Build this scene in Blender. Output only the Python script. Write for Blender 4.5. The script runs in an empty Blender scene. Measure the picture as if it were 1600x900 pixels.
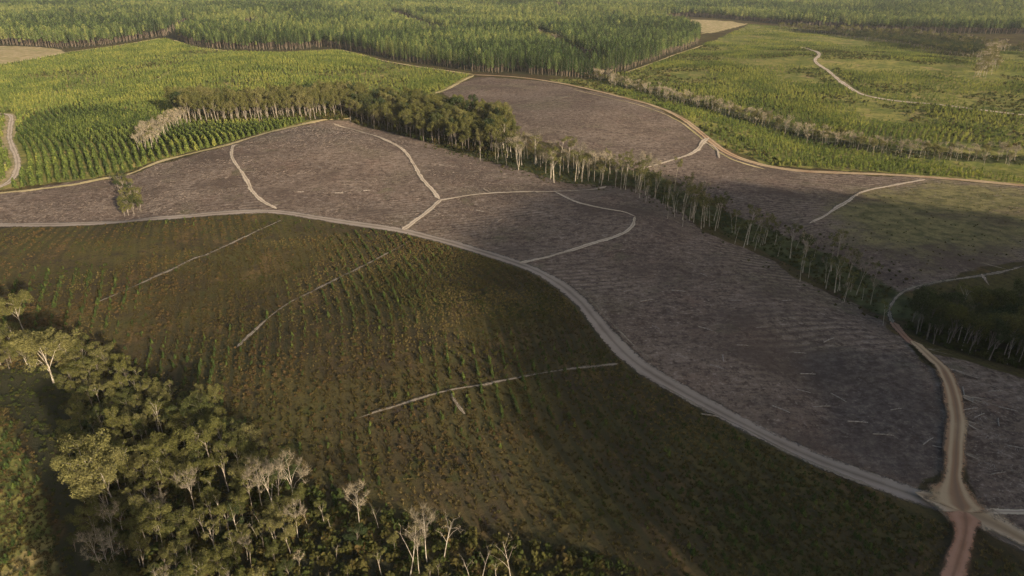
import bpy, math, random
import numpy as np

# ------------------------------------------------------------------ camera, sky, sun, exposure
scene = bpy.context.scene
COL = scene.collection
CAM_H = 120.0
PITCH = math.radians(25.0)
LENS = 24.0
FPX = 1600 * LENS / 36.0
cam_data = bpy.data.cameras.new("camera")
cam_data.lens = LENS
cam_data.sensor_width = 36.0
cam_data.clip_start = 1.0
cam_data.clip_end = 20000.0
cam = bpy.data.objects.new("camera", cam_data)
cam.location = (0, 0, CAM_H)
cam.rotation_euler = (math.pi / 2 - PITCH, 0, 0)
COL.objects.link(cam)
scene.camera = cam

SUN_EL = math.radians(14.5)
SUN_DIR = np.array([0.62, -0.78])            # ground direction towards the sun (right, behind the camera)
SUN_DIR = SUN_DIR / np.linalg.norm(SUN_DIR)
world = bpy.data.worlds.new("World")
scene.world = world
world.use_nodes = True
wn = world.node_tree
sky = wn.nodes.new("ShaderNodeTexSky")
sky.sky_type = 'NISHITA'
sky.sun_disc = False
sky.sun_elevation = SUN_EL
sky.sun_rotation = math.atan2(SUN_DIR[0], SUN_DIR[1])
sky.air_density = 1.0
sky.dust_density = 3.5
bg = wn.nodes["Background"]
bg.inputs[1].default_value = 0.10
wn.links.new(sky.outputs[0], bg.inputs[0])
sd = bpy.data.lights.new("sun", 'SUN')
sd.energy = 5.0
sd.angle = math.radians(0.9)
sd.color = (1.0, 0.86, 0.66)
sun = bpy.data.objects.new("sun", sd)
v = np.array([SUN_DIR[0] * math.cos(SUN_EL), SUN_DIR[1] * math.cos(SUN_EL), math.sin(SUN_EL)])
import mathutils
sun.rotation_euler = mathutils.Vector(v).to_track_quat('Z', 'Y').to_euler()
sun.location = (300, -400, 300)
COL.objects.link(sun)
scene.view_settings.view_transform = 'Standard'
scene.view_settings.look = 'None'
scene.view_settings.gamma = 1.0
scene.view_settings.exposure = 1.47
scene.cycles.max_bounces = 6
scene.cycles.diffuse_bounces = 2
scene.cycles.transmission_bounces = 3
scene.cycles.transparent_max_bounces = 8
scene.cycles.volume_bounces = 0
scene.cycles.use_denoising = True
scene.cycles.denoising_prefilter = 'NONE'
scene.cycles.denoising_input_passes = 'RGB_ALBEDO_NORMAL'

rng = np.random.RandomState(11)
random.seed(5)

# ------------------------------------------------------------------ numeric helpers
def hash2(ix, iy, seed):
    n = (ix.astype(np.int64) * 374761393 + iy.astype(np.int64) * 668265263 + seed * 974634777) & 0xFFFFFFFF
    n = ((n ^ (n >> 13)) * 1274126177) & 0xFFFFFFFF
    n = (n ^ (n >> 16)) & 0xFFFFFFFF
    return n / 4294967295.0

def noise2(x, y, wl, seed=0):
    x = np.asarray(x, float) / wl; y = np.asarray(y, float) / wl
    ix = np.floor(x); iy = np.floor(y)
    fx = x - ix; fy = y - iy
    fx = fx * fx * fx * (fx * (fx * 6 - 15) + 10); fy = fy * fy * fy * (fy * (fy * 6 - 15) + 10)
    a = hash2(ix, iy, seed); b = hash2(ix + 1, iy, seed)
    c = hash2(ix, iy + 1, seed); d = hash2(ix + 1, iy + 1, seed)
    return (a * (1 - fx) + b * fx) * (1 - fy) + (c * (1 - fx) + d * fx) * fy

def sstep(a, b, x):
    t = np.clip((x - a) / (b - a), 0, 1)
    return t * t * (3 - 2 * t)

def seg_dist(px, py, poly, closed=False):
    P = np.asarray(poly, float)
    Q = np.roll(P, -1, 0) if closed else P[1:]
    A = P if closed else P[:-1]
    best = np.full(np.shape(px), 1e9)
    for (ax, ay), (bx, by) in zip(A, Q):
        dx, dy = bx - ax, by - ay
        l2 = dx * dx + dy * dy + 1e-9
        t = np.clip(((px - ax) * dx + (py - ay) * dy) / l2, 0, 1)
        d = (px - ax - t * dx) ** 2 + (py - ay - t * dy) ** 2
        best = np.minimum(best, d)
    return np.sqrt(best)

def inside(px, py, poly):
    P = np.asarray(poly, float)
    r = np.zeros(np.shape(px), bool)
    n = len(P)
    for i in range(n):
        x0, y0 = P[i]; x1, y1 = P[(i + 1) % n]
        if y0 == y1: continue
        c = ((y0 > py) != (y1 > py)) & (px < (x1 - x0) * (py - y0) / (y1 - y0) + x0)
        r ^= c
    return r

def signed(px, py, poly):
    d = seg_dist(px, py, poly, True)
    return np.where(inside(px, py, poly), d, -d)

CP, SP = math.cos(PITCH), math.sin(PITCH)
def ray(u, v_):
    a = (u - 800.0) / FPX; b = -(v_ - 450.0) / FPX
    return np.array([a, CP + b * SP, -SP + b * CP])

def flat(pts):
    out = []
    for u, v_ in pts:
        d = ray(u, v_); t = CAM_H / -d[2]
        out.append((d[0] * t, d[1] * t))
    return out

# gullies (given as traced lines on a flat plane) and mounds
GULLY = [
    (flat([(560, 190), (700, 225), (800, 250), (900, 278), (1010, 280), (1100, 330), (1200, 375), (1300, 425), (1390, 470), (1480, 500), (1640, 540)]), 7.0, 30.0),
    (flat([(900, 112), (1000, 140), (1150, 180), (1270, 215), (1400, 238), (1640, 250)]), 5.0, 28.0),
    (flat([(1250, 45), (1400, 58), (1500, 70), (1640, 78)]), 5.0, 45.0),
    (flat([(0, 560), (110, 620), (180, 700), (200, 800), (190, 900), (190, 1100)]), 5.0, 22.0),
    (flat([(200, 270), (200, 340)]), 2.5, 12.0),
    (flat([(1240, 560), (1260, 600), (1300, 625)]), 2.2, 14.0),
]
MOUND = [(flat([(480, 235)])[0], 6.0, 75.0), (flat([(960, 190)])[0], 6.0, 110.0), (flat([(1330, 100)])[0], 12.0, 190.0),
         (flat([(840, 470)])[0], 4.0, 55.0), (flat([(1000, 350)])[0], 3.5, 50.0), (flat([(400, 110)])[0], 7.0, 160.0),
         (flat([(560, 560)])[0], 3.0, 50.0), (flat([(1150, 560)])[0], 2.5, 50.0)]
L2 = -SUN_DIR                                   # where shadows point
R2 = np.array([SUN_DIR[1] * -1, SUN_DIR[0]])    # sideways to the right of that
SHADE_HILL_S = -260.0
def zf(x, y):
    x = np.asarray(x, float); y = np.asarray(y, float)
    D = np.hypot(x, y)
    near = 1.0 / (1.0 + (D / 1300.0) ** 2)
    z = 5.0 * (noise2(x, y, 420, 1) - 0.5) + 5.0 * (noise2(x, y, 150, 2) - 0.5) * near
    z = z + (1.1 * (noise2(x, y, 55, 3) - 0.5) + 0.35 * (noise2(x, y, 17, 4) - 0.5)) * near * near
    for pl, dep, w in GULLY:
        z = z - dep * np.exp(-(seg_dist(x, y, pl) / w) ** 2)
    for (mx, my), h, w in MOUND:
        z = z + h * np.exp(-((x - mx) ** 2 + (y - my) ** 2) / (w * w))
    z = z + 20.0 * sstep(1500, 3600, D) + 16.0 * (noise2(x, y, 640, 6) - 0.5) * sstep(850, 1400, D)
    # unseen hill added behind the camera, its crest shaped to shade the near ground
    s = x * L2[0] + y * L2[1]; u = x * R2[0] + y * R2[1]
    send = np.interp(u, [15, 45, 80, 125, 175, 235, 330, 400, 450, 520, 640], [-170, -110, -10, 90, 160, 190, 185, 70, -60, -140, -160])
    hh = math.tan(SUN_EL) * (send - SHADE_HILL_S)
    hh = hh * sstep(5, 60, u) * (1 - sstep(640, 1100, u)) + 3.0 * (noise2(u, s, 30, 9) - 0.5) * sstep(40, 90, u)
    z = z + hh * np.exp(-((s - SHADE_HILL_S) / 95.0) ** 2)
    return z

def unproj(pts):
    out = []
    for u, v_ in pts:
        d = ray(u, max(v_, -14)); t = CAM_H / -d[2]
        for _ in range(25):
            z = float(zf(d[0] * t, d[1] * t))
            t = 0.5 * t + 0.5 * (z - CAM_H) / d[2]
        out.append((d[0] * t, d[1] * t))
    return out

def project(x, y, z):
    dep = y * CP + (CAM_H - z) * SP
    up = y * SP - (CAM_H - z) * CP
    dep = np.maximum(dep, 1e-3)
    return 800 + FPX * x / dep, 450 - FPX * up / dep

def in_view(x, y, mx=160, top=-80, bot=60):
    u, v_ = project(x, y, zf(x, y))
    ok = (y > 20) & (u > -mx) & (u < 1600 + mx) & (v_ > top) & (v_ < 900 + bot)
    return ok

# ------------------------------------------------------------------ traced outlines (photograph pixels -> ground)
PX = dict(
 felled_a=[(-60, 309), (0, 303), (170, 280), (220, 267), (360, 227), (500, 190), (550, 184), (640, 200), (720, 232), (800, 258), (860, 278), (950, 292),
           (1010, 297), (1060, 325), (1100, 362), (1180, 392), (1250, 435), (1330, 472), (1385, 500), (1400, 520), (1440, 550), (1475, 600), (1487, 650),
           (1487, 740), (1440, 772), (1300, 725), (1150, 654), (1020, 583), (955, 528), (905, 468), (830, 418), (720, 382), (620, 357), (500, 340), (430, 330), (280, 338), (120, 349), (-60, 353)],
 felled_b=[(690, 143), (745, 120), (850, 127), (960, 150), (1020, 167), (1090, 207), (1150, 247), (1260, 270), (1420, 277), (1600, 291), (1700, 299), (1700, 392), (1600, 412), (1460, 438), (1402, 458),
           (1390, 478), (1330, 460), (1250, 412), (1180, 372), (1120, 318), (1050, 285), (1000, 268), (900, 238), (800, 205)],
 felled_c=[(1440, 545), (1500, 562), (1600, 592), (1700, 620), (1720, 900), (1600, 840), (1530, 800), (1500, 740), (1500, 640), (1478, 590)],
 young_a=[(-80, 116), (0, 103), (100, 86), (260, 62), (300, 75), (440, 85), (525, 81), (610, 99), (738, 119), (690, 143), (600, 190), (548, 182), (500, 186), (360, 222), (220, 261), (170, 275), (0, 298), (-80, 305)],
 young_b=[(860, 125), (960, 147), (1060, 180), (1120, 226), (1200, 258), (1420, 273), (1600, 288), (1720, 298), (1720, 80), (1600, 80), (1530, 72), (1290, 46), (1170, 38), (1098, 70), (985, 112)],
 straw_a=[(-80, 74), (0, 72), (60, 73), (95, 78), (104, 83), (60, 91), (0, 101), (-80, 112)],
 straw_b=[(1035, 33), (1080, 30), (1140, 33), (1168, 38), (1110, 52), (1060, 46)],
 straw_c=[(-60, 176), (18, 178), (28, 190), (20, 215), (30, 250), (15, 290), (-60, 300)],
 forest_a=[(-120, 66), (0, 70), (100, 76), (170, 70), (250, 57), (268, 60), (290, 68), (330, 76), (440, 79), (520, 75), (560, 82), (610, 93), (700, 106), (745, 113), (880, 120), (960, 116), (985, 109), (1040, 88), (1092, 70),
           (1093, 58), (1075, 46), (1033, 33), (900, 27), (870, 26), (1035, 28), (1080, 26), (1170, 33), (1290, 43), (1400, 50), (1500, 52), (1720, 56), (1720, -12), (-120, -12)],
)
G = {k: unproj(vv) for k, vv in PX.items()}
BREAKS = [(unproj([(378, 50), (392, 44), (404, 36)]), 20), (unproj([(536, 72), (545, 62)]), 10), (unproj([(1130, 6), (1300, 2)]), 16), (unproj([(880, 22), (868, 12), (900, 4)]), 14), (unproj([(120, 36), (146, 30)]), 22),
          (unproj([(262, 63), (280, 52), (298, 36)]), 14), (unproj([(612, 24), (640, 36), (684, 54)]), 22), (unproj([(664, 58), (694, 68)]), 14),
          (unproj([(826, 54), (852, 66), (885, 84), (930, 104)]), 17), (unproj([(630, 0), (700, 6), (770, 18)]), 16), (unproj([(1232, 14), (1260, 2)]), 18)]
GULLYG = [unproj([(700, 225), (800, 250), (900, 278), (1010, 280), (1100, 335), (1200, 378), (1300, 425), (1390, 478)]),
          unproj([(905, 116), (1000, 141), (1150, 181), (1270, 216), (1400, 239), (1640, 252)]),
          unproj([(1250, 46), (1400, 58), (1500, 70), (1640, 78)])]
GROVE = unproj([(-60, 520), (0, 528), (60, 545), (110, 562), (180, 580), (260, 620), (330, 640), (385, 700), (450, 780), (520, 810), (640, 860), (800, 905), (800, 960), (150, 960), (130, 800), (100, 745), (60, 640), (0, 600), (-60, 590)])
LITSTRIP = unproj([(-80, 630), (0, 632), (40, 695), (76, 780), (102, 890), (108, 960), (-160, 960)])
SHADE_STRIP = unproj([(-80, 575), (95, 570), (112, 640), (88, 690), (112, 760), (138, 820), (152, 960), (112, 960), (106, 890), (84, 790), (50, 700), (12, 640), (-80, 600)])
DARKWOOD = unproj([(1412, 512), (1440, 507), (1520, 502), (1700, 490), (1720, 610), (1600, 578), (1530, 560), (1450, 535)])
REGROW = unproj([(1300, 330), (1345, 305), (1420, 288), (1520, 286), (1700, 302), (1700, 372), (1560, 392), (1440, 400), (1340, 380)])
DARKSLASH = unproj([(1235, 562), (1262, 545), (1330, 540), (1400, 545), (1440, 560), (1470, 605), (1484, 650), (1484, 738), (1430, 765), (1340, 735), (1270, 690), (1280, 640), (1250, 600)])  # darker tone over the right part of the felled field
BAND = unproj([(268, 180), (330, 178), (420, 176), (520, 166), (600, 165), (700, 182), (790, 198), (808, 226), (770, 246), (690, 229), (600, 205), (545, 188), (420, 191), (300, 195)])

# ------------------------------------------------------------------ materials
def newmat(name):
    m = bpy.data.materials.new(name); m.use_nodes = True
    nt = m.node_tree
    for n in list(nt.nodes): nt.nodes.remove(n)
    out = nt.nodes.new("ShaderNodeOutputMaterial")
    return m, nt, out

class NB:
    """small node-building helper"""
    def __init__(s, nt): s.nt = nt
    def n(s, t, **kw):
        nd = s.nt.nodes.new(t)
        for k, vv in kw.items(): setattr(nd, k, vv)
        return nd
    def link(s, a, b): s.nt.links.new(a, b)
    def val(s, sock, x):
        if hasattr(x, 'is_linked') or isinstance(x, bpy.types.NodeSocket): s.link(x, sock)
        elif isinstance(x, (tuple, list)): sock.default_value = tuple(x) + ((1.0,) if len(x) == 3 and len(sock.default_value) == 4 else ())
        else: sock.default_value = x
    def mix(s, f, a, b, mode='MIX'):
        m = s.n("ShaderNodeMix", data_type='RGBA', blend_type=mode)
        s.val(m.inputs[0], f); s.val(m.inputs[6], a); s.val(m.inputs[7], b)
        return m.outputs[2]
    def math(s, op, a, b=0.0, c=0.0):
        m = s.n("ShaderNodeMath", operation=op)
        s.val(m.inputs[0], a); s.val(m.inputs[1], b)
        if op in ('MULTIPLY_ADD', 'COMPARE'): s.val(m.inputs[2], c)
        return m.outputs[0]
    def ramp(s, f, a, b, lo=0.0, hi=1.0):
        m = s.n("ShaderNodeMapRange", interpolation_type='SMOOTHSTEP')
        s.val(m.inputs[0], f); m.inputs[1].default_value = a; m.inputs[2].default_value = b
        m.inputs[3].default_value = lo; m.inputs[4].default_value = hi
        return m.outputs[0]
    def noise(s, vec, scale, detail=3.0, rough=0.6):
        m = s.n("ShaderNodeTexNoise"); s.link(vec, m.inputs['Vector'])
        m.inputs['Scale'].default_value = scale; m.inputs['Detail'].default_value = detail; m.inputs['Roughness'].default_value = rough
        return m.outputs[0]
    def attr(s, name, kind='GEOMETRY'):
        m = s.n("ShaderNodeAttribute", attribute_name=name, attribute_type=kind)
        return m
    def scalevec(s, vec, sc):
        m = s.n("ShaderNodeVectorMath", operation='MULTIPLY'); s.link(vec, m.inputs[0]); m.inputs[1].default_value = sc
        return m.outputs[0]

def diffuse_out(b, out, col, rough=0.95, spec=0.1):
    p = b.n("ShaderNodeBsdfPrincipled")
    b.val(p.inputs['Base Color'], col)
    p.inputs['Roughness'].default_value = rough
    p.inputs['Specular IOR Level'].default_value = spec
    b.link(p.outputs[0], out.inputs[0])
    return p

def ground_material():
    m, nt, out = newmat("ground_cover")
    b = NB(nt)
    pos = b.n("ShaderNodeNewGeometry").outputs['Position']
    ra = b.attr("cover_a"); rb = b.attr("cover_b")
    sa = b.n("ShaderNodeSeparateColor"); b.link(ra.outputs[0], sa.inputs[0])
    sb = b.n("ShaderNodeSeparateColor"); b.link(rb.outputs[0], sb.inputs[0])
    rows = b.attr("rows").outputs['Vector']
    fine = b.noise(pos, 0.9, 4.0, 0.7)
    mid = b.noise(pos, 0.14, 4.0, 0.6)
    big = b.noise(pos, 0.022, 4.0, 0.6)
    big2 = b.noise(b.scalevec(pos, (1.3, 1.0, 1.0)), 0.03, 5.0, 0.65)
    huge = b.noise(pos, 0.006, 2.0, 0.5)
    # slash of the felled fields, combed along the rows
    st = b.noise(b.scalevec(rows, (0.50, 0.10, 0.2)), 1.0, 5.0, 0.75)
    st2 = b.noise(b.scalevec(rows, (1.3, 0.22, 0.5)), 1.0, 3.0, 0.75)
    med = b.noise(pos, 0.32, 4.0, 0.75)
    fel = b.mix(b.ramp(big, 0.35, 0.68), (0.098, 0.071, 0.054), (0.154, 0.114, 0.085))
    fel = b.mix(b.ramp(big2, 0.50, 0.75, 0, 0.7), fel, (0.120, 0.074, 0.054))
    fel = b.mix(b.ramp(b.noise(pos, 0.012, 3.0, 0.6), 0.50, 0.68, 0.0, 0.55), fel, (0.098, 0.086, 0.050))
    fel = b.mix(b.ramp(st, 0.45, 0.60, 0.0, 0.6), fel, (0.060, 0.044, 0.036))
    fel = b.mix(b.ramp(med, 0.52, 0.36, 0.0, 0.9), fel, (0.050, 0.035, 0.026))
    fel = b.mix(b.ramp(med, 0.56, 0.68, 0.0, 0.65), fel, (0.21, 0.165, 0.13))
    fel = b.mix(b.ramp(st2, 0.60, 0.74, 0.0, 0.6), fel, (0.25, 0.205, 0.165))
    fel = b.mix(b.ramp(fine, 0.56, 0.70, 0.0, 0.65), fel, (0.25, 0.205, 0.165))
    fel = b.mix(b.ramp(fine, 0.46, 0.33, 0.0, 0.8), fel, (0.044, 0.031, 0.024))
    fel = b.mix(b.ramp(b.noise(pos, 0.05, 4.0, 0.65), 0.58, 0.74, 0.0, 0.45), fel, (0.075, 0.073, 0.036))
    wv = b.n("ShaderNodeTexWave", wave_type='BANDS', bands_direction='X', wave_profile='SIN')
    b.link(rows, wv.inputs['Vector']); wv.inputs['Scale'].default_value = 0.085
    wv.inputs['Distortion'].default_value = 5.0; wv.inputs['Detail Scale'].default_value = 0.15; wv.inputs['Detail'].default_value = 3.0
    rm = b.ramp(b.noise(pos, 0.011, 2.0, 0.5), 0.46, 0.66, 0.0, 0.32)
    fel = b.mix(b.math('MULTIPLY', b.ramp(wv.outputs['Fac'], 0.55, 0.95), rm), fel, (0.046, 0.035, 0.029))
    fel = b.mix(b.math('MULTIPLY', b.ramp(wv.outputs['Fac'], 0.35, 0.05), b.math('MULTIPLY', rm, b.ramp(med, 0.4, 0.65))), fel, (0.20, 0.162, 0.128))
    re_ = b.mix(b.ramp(mid, 0.35, 0.65), (0.070, 0.066, 0.028), (0.150, 0.128, 0.055))
    re_ = b.mix(b.ramp(fine, 0.5, 0.34, 0.0, 0.6), re_, (0.040, 0.036, 0.018))
    fel = b.mix(b.ramp(b.math('MULTIPLY_ADD', b.noise(pos, 0.035, 5.0, 0.7), 1.1, b.math('ADD', rb.outputs['Alpha'], -0.55)), 0.15, 0.75, 0.0, 0.7), fel, re_)
    fel = b.mix(b.ramp(b.noise(pos, 0.016, 5.0, 0.65), 0.50, 0.66, 0.0, 0.5), fel, (0.062, 0.045, 0.035))
    dark_slash = b.mix(b.ramp(med, 0.4, 0.65), (0.038, 0.031, 0.028), (0.080, 0.066, 0.056))
    wv = b.n("ShaderNodeTexWave", wave_type='BANDS', bands_direction='X', wave_profile='SIN')
    b.link(rows, wv.inputs['Vector']); wv.inputs['Scale'].default_value = 0.085
    wv.inputs['Distortion'].default_value = 5.0; wv.inputs['Detail Scale'].default_value = 0.15; wv.inputs['Detail'].default_value = 3.0
    rm = b.ramp(b.noise(pos, 0.011, 2.0, 0.5), 0.46, 0.66, 0.0, 0.32)
    fel = b.mix(b.math('MULTIPLY', b.ramp(wv.outputs['Fac'], 0.55, 0.95), rm), fel, (0.046, 0.035, 0.029))
    fel = b.mix(b.math('MULTIPLY', b.ramp(wv.outputs['Fac'], 0.35, 0.05), b.math('MULTIPLY', rm, b.ramp(med, 0.4, 0.65))), fel, (0.20, 0.162, 0.128))
    re_ = b.mix(b.ramp(mid, 0.35, 0.65), (0.070, 0.066, 0.028), (0.150, 0.128, 0.055))
    re_ = b.mix(b.ramp(fine, 0.5, 0.34, 0.0, 0.6), re_, (0.040, 0.036, 0.018))
    fel = b.mix(b.ramp(b.math('MULTIPLY_ADD', b.noise(pos, 0.035, 5.0, 0.7), 1.1, b.math('ADD', rb.outputs['Alpha'], -0.55)), 0.15, 0.75, 0.0, 0.7), fel, re_)
    fel = b.mix(b.ramp(b.noise(pos, 0.016, 5.0, 0.65), 0.50, 0.66, 0.0, 0.5), fel, (0.062, 0.045, 0.035))
    dark_slash = b.mix(b.ramp(fine, 0.62, 0.75, 0.0, 0.4), dark_slash, (0.16, 0.14, 0.12))
    dsw = b.math('MULTIPLY_ADD', b.noise(pos, 0.08, 4.0, 0.7), 0.9, -0.45)
    fel = b.mix(b.ramp(b.math('ADD', sb.outputs[2], dsw), 0.2, 0.9, 0.0, 0.6), fel, dark_slash)
    # regrowth under the young pines
    yo = b.mix(b.ramp(big, 0.36, 0.62), (0.090, 0.096, 0.026), (0.175, 0.150, 0.046))
    yo = b.mix(b.ramp(big2, 0.52, 0.68, 0, 0.85), yo, (0.205, 0.150, 0.066))
    yo = b.mix(b.ramp(mid, 0.55, 0.36, 0, 0.75), yo, (0.052, 0.066, 0.018))
    yo = b.mix(b.ramp(mid, 0.58, 0.72, 0, 0.6), yo, (0.18, 0.165, 0.05))
    yo = b.mix(b.ramp(fine, 0.5, 0.34, 0, 0.65), yo, (0.040, 0.050, 0.016))
    # near meadow
    me = b.mix(b.ramp(big, 0.38, 0.62), (0.046, 0.034, 0.018), (0.062, 0.051, 0.019))
    me = b.mix(b.ramp(big2, 0.52, 0.70, 0, 0.75), me, (0.112, 0.070, 0.032))
    me = b.mix(b.ramp(mid, 0.55, 0.72, 0, 0.8), me, (0.042, 0.048, 0.015))
    me = b.mix(b.ramp(mid, 0.46, 0.30, 0, 0.7), me, (0.030, 0.022, 0.019))
    me = b.mix(b.ramp(fine, 0.5, 0.33, 0, 0.75), me, (0.016, 0.014, 0.009))
    me = b.mix(b.ramp(fine, 0.62, 0.78, 0, 0.5), me, (0.12, 0.092, 0.045))
    wave = b.n("ShaderNodeTexWave", wave_type='BANDS', bands_direction='X', wave_profile='SIN')
    b.link(rows, wave.inputs['Vector']); wave.inputs['Scale'].default_value = 0.314 / 4.2 * 0.98
    wave.inputs['Distortion'].default_value = 0.6; wave.inputs['Detail Scale'].default_value = 0.3
    me = b.mix(b.math('MULTIPLY', b.ramp(wave.outputs['Fac'], 0.55, 0.9), b.ramp(huge, 0.42, 0.58, 0.25, 0.8)), me, (0.026, 0.026, 0.014))
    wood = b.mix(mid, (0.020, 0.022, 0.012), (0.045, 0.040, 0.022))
    straw = b.mix(b.ramp(mid, 0.35, 0.65), (0.165, 0.135, 0.062), (0.27, 0.205, 0.115))
    straw = b.mix(b.ramp(big2, 0.5, 0.7, 0, .6), straw, (0.14, 0.14, 0.05))
    gul = b.mix(b.ramp(mid, 0.4, 0.65), (0.026, 0.030, 0.012), (0.06, 0.062, 0.026))
    jit = b.math('MULTIPLY_ADD', b.noise(pos, 0.35, 3.0, 0.7), 0.7, -0.35)
    def w(s): return b.ramp(b.math('ADD', s, jit), 0.32, 0.68)
    c = me
    c = b.mix(w(sa.outputs[0]), c, fel)
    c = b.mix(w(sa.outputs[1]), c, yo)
    c = b.mix(w(sb.outputs[0]), c, straw)
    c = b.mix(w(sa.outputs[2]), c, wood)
    c = b.mix(w(sb.outputs[1]), c, gul)
    p = diffuse_out(b, out, c, 1.0, 0.0)
    bm_ = b.n("ShaderNodeBump"); bm_.inputs['Strength'].default_value = 0.9; bm_.inputs['Distance'].default_value = 0.35
    b.link(b.noise(pos, 0.8, 5.0, 0.75), bm_.inputs['Height'])
    b.link(bm_.outputs[0], p.inputs['Normal'])
    return m

def road_material(name, base, light, dark, tint2=None, fade=1.58):
    m, nt, out = newmat(name); b = NB(nt)
    pos = b.n("ShaderNodeNewGeometry").outputs['Position']
    ac = b.attr("across").outputs['Fac']
    n1 = b.noise(pos, 0.06, 4.0, 0.6); n2 = b.noise(pos, 0.7, 4.0, 0.7)
    c = b.mix(b.ramp(n1, 0.35, 0.65), base, light)
    if tint2: c = b.mix(b.ramp(b.noise(pos, 0.03, 3.0, .6), 0.45, 0.6), c, tint2)
    # two wheel tracks, a darker crown and grubby edges
    a = b.math('ABSOLUTE', b.math('SUBTRACT', b.math('ABSOLUTE', ac), 0.42))
    c = b.mix(b.ramp(a, 0.24, 0.04, 0.0, 0.8), c, light)
    c = b.mix(b.ramp(b.math('ABSOLUTE', ac), 0.20, 0.02, 0.0, 0.5), c, dark)
    e = b.math('MULTIPLY_ADD', n2, 0.5, b.math('ABSOLUTE', ac))
    c = b.mix(b.ramp(e, 0.98, 1.22), c, dark)
    c = b.mix(b.ramp(n2, 0.55, 0.8, 0, 0.4), c, dark)
    d = b.n("ShaderNodeBsdfDiffuse"); b.link(c, d.inputs[0])
    t = b.n("ShaderNodeBsdfTransparent")
    n3 = b.noise(pos, 0.45, 4.0, 0.75); n4 = b.noise(pos, 0.05, 3.0, 0.6)
    al = b.math('MULTIPLY_ADD', n3, 1.2, b.math('MULTIPLY_ADD', n4, 0.8, b.math('ABSOLUTE', ac)))
    mx = b.n("ShaderNodeMixShader"); b.link(b.ramp(al, fade, fade + 0.5), mx.inputs[0])
    b.link(d.outputs[0], mx.inputs[1]); b.link(t.outputs[0], mx.inputs[2])
    b.link(mx.outputs[0], out.inputs[0])
    return m

def leaf_material(name, c0, c1, c2, trans=0.25, vary=0.36):
    """foliage: tint (set per plant) runs c0 > c1 > c2; every plant and every clump varies a little"""
    m, nt, out = newmat(name); b = NB(nt)
    tint = b.attr("tint", 'INSTANCER').outputs['Fac']
    info = b.n("ShaderNodeObjectInfo")
    tc = b.n("ShaderNodeTexCoord")
    f = b.math('ADD', tint, b.math('MULTIPLY_ADD', info.outputs['Random'], vary, -vary / 2))
    c = b.mix(b.ramp(f, 0.0, 0.5), c0, c1)
    c = b.mix(b.ramp(f, 0.5, 1.0), c, c2)
    n = b.noise(tc.outputs['Object'], 0.9, 2.0, 0.6)
    c = b.mix(b.ramp(n, 0.35, 0.65, 0.0, 1.0), b.mix(1.0, c, (0.62, 0.62, 0.62), 'MULTIPLY'), b.mix(1.0, c, (1.3, 1.25, 1.2), 'MULTIPLY'))
    d = b.n("ShaderNodeBsdfDiffuse"); b.link(c, d.inputs[0])
    t = b.n("ShaderNodeBsdfTranslucent"); b.link(b.mix(1.0, c, (1.2, 1.15, 0.7), 'MULTIPLY'), t.inputs[0])
    mx = b.n("ShaderNodeMixShader"); mx.inputs[0].default_value = trans
    b.link(d.outputs[0], mx.inputs[1]); b.link(t.outputs[0], mx.inputs[2])
    b.link(mx.outputs[0], out.inputs[0])
    return m

def bark_material(name, a, c_, sc=3.0):
    m, nt, out = newmat(name); b = NB(nt)
    tc = b.n("ShaderNodeTexCoord")
    n = b.noise(b.scalevec(tc.outputs['Object'], (1, 1, 0.25)), sc, 4.0, 0.65)
    info = b.n("ShaderNodeObjectInfo")
    c = b.mix(b.ramp(n, 0.38, 0.62), a, c_)
    c = b.mix(b.math('MULTIPLY', info.outputs['Random'], 0.5), c, b.mix(1.0, c, (0.55, 0.52, 0.48), 'MULTIPLY'))
    diffuse_out(b, out, c, 0.9, 0.15)
    return m

M_GROUND = ground_material()
M_GRAVEL = road_material("grey_gravel", (0.138, 0.110, 0.088), (0.200, 0.162, 0.130), (0.070, 0.054, 0.036), None)
M_CLAY = road_material("tan_clay", (0.225, 0.158, 0.090), (0.31, 0.225, 0.135), (0.10, 0.07, 0.05), (0.19, 0.112, 0.064))
M_RED = road_material("red_clay", (0.195, 0.098, 0.058), (0.26, 0.145, 0.095), (0.085, 0.050, 0.032))
M_SAND = road_material("pale_sand", (0.235, 0.185, 0.132), (0.33, 0.265, 0.195), (0.13, 0.10, 0.078), None, 1.38)
M_FAN = road_material("worn_fan", (0.215, 0.152, 0.092), (0.30, 0.225, 0.150), (0.12, 0.078, 0.048), (0.22, 0.145, 0.08), 1.3)
M_DRAG = road_material("drag_earth", (0.165, 0.128, 0.092), (0.235, 0.185, 0.138), (0.10, 0.076, 0.056), None, 1.1)
M_STRAWT = road_material("straw_track", (0.27, 0.205, 0.11), (0.36, 0.28, 0.155), (0.15, 0.125, 0.05), (0.20, 0.165, 0.07), 1.35)
M_FAINT = road_material("worn_track", (0.115, 0.092, 0.066), (0.19, 0.155, 0.115), (0.045, 0.036, 0.022), None, 1.08)
M_GUM = leaf_material("gum_leaves", (0.030, 0.042, 0.018), (0.078, 0.078, 0.025), (0.112, 0.104, 0.042))
M_TWIG = leaf_material("bare_twigs", (0.075, 0.066, 0.050), (0.13, 0.112, 0.082), (0.215, 0.18, 0.125), 0.1)
M_PINE = leaf_material("pine_needles", (0.018, 0.030, 0.011), (0.062, 0.086, 0.026), (0.130, 0.142, 0.042), 0.2, 0.85)
M_YOUNG = leaf_material("young_pine_needles", (0.032, 0.050, 0.015), (0.085, 0.110, 0.026), (0.175, 0.180, 0.042), 0.3)
M_SHRUB = leaf_material("shrub_leaves", (0.036, 0.046, 0.014), (0.054, 0.049, 0.016), (0.080, 0.053, 0.024), 0.25)
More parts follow.
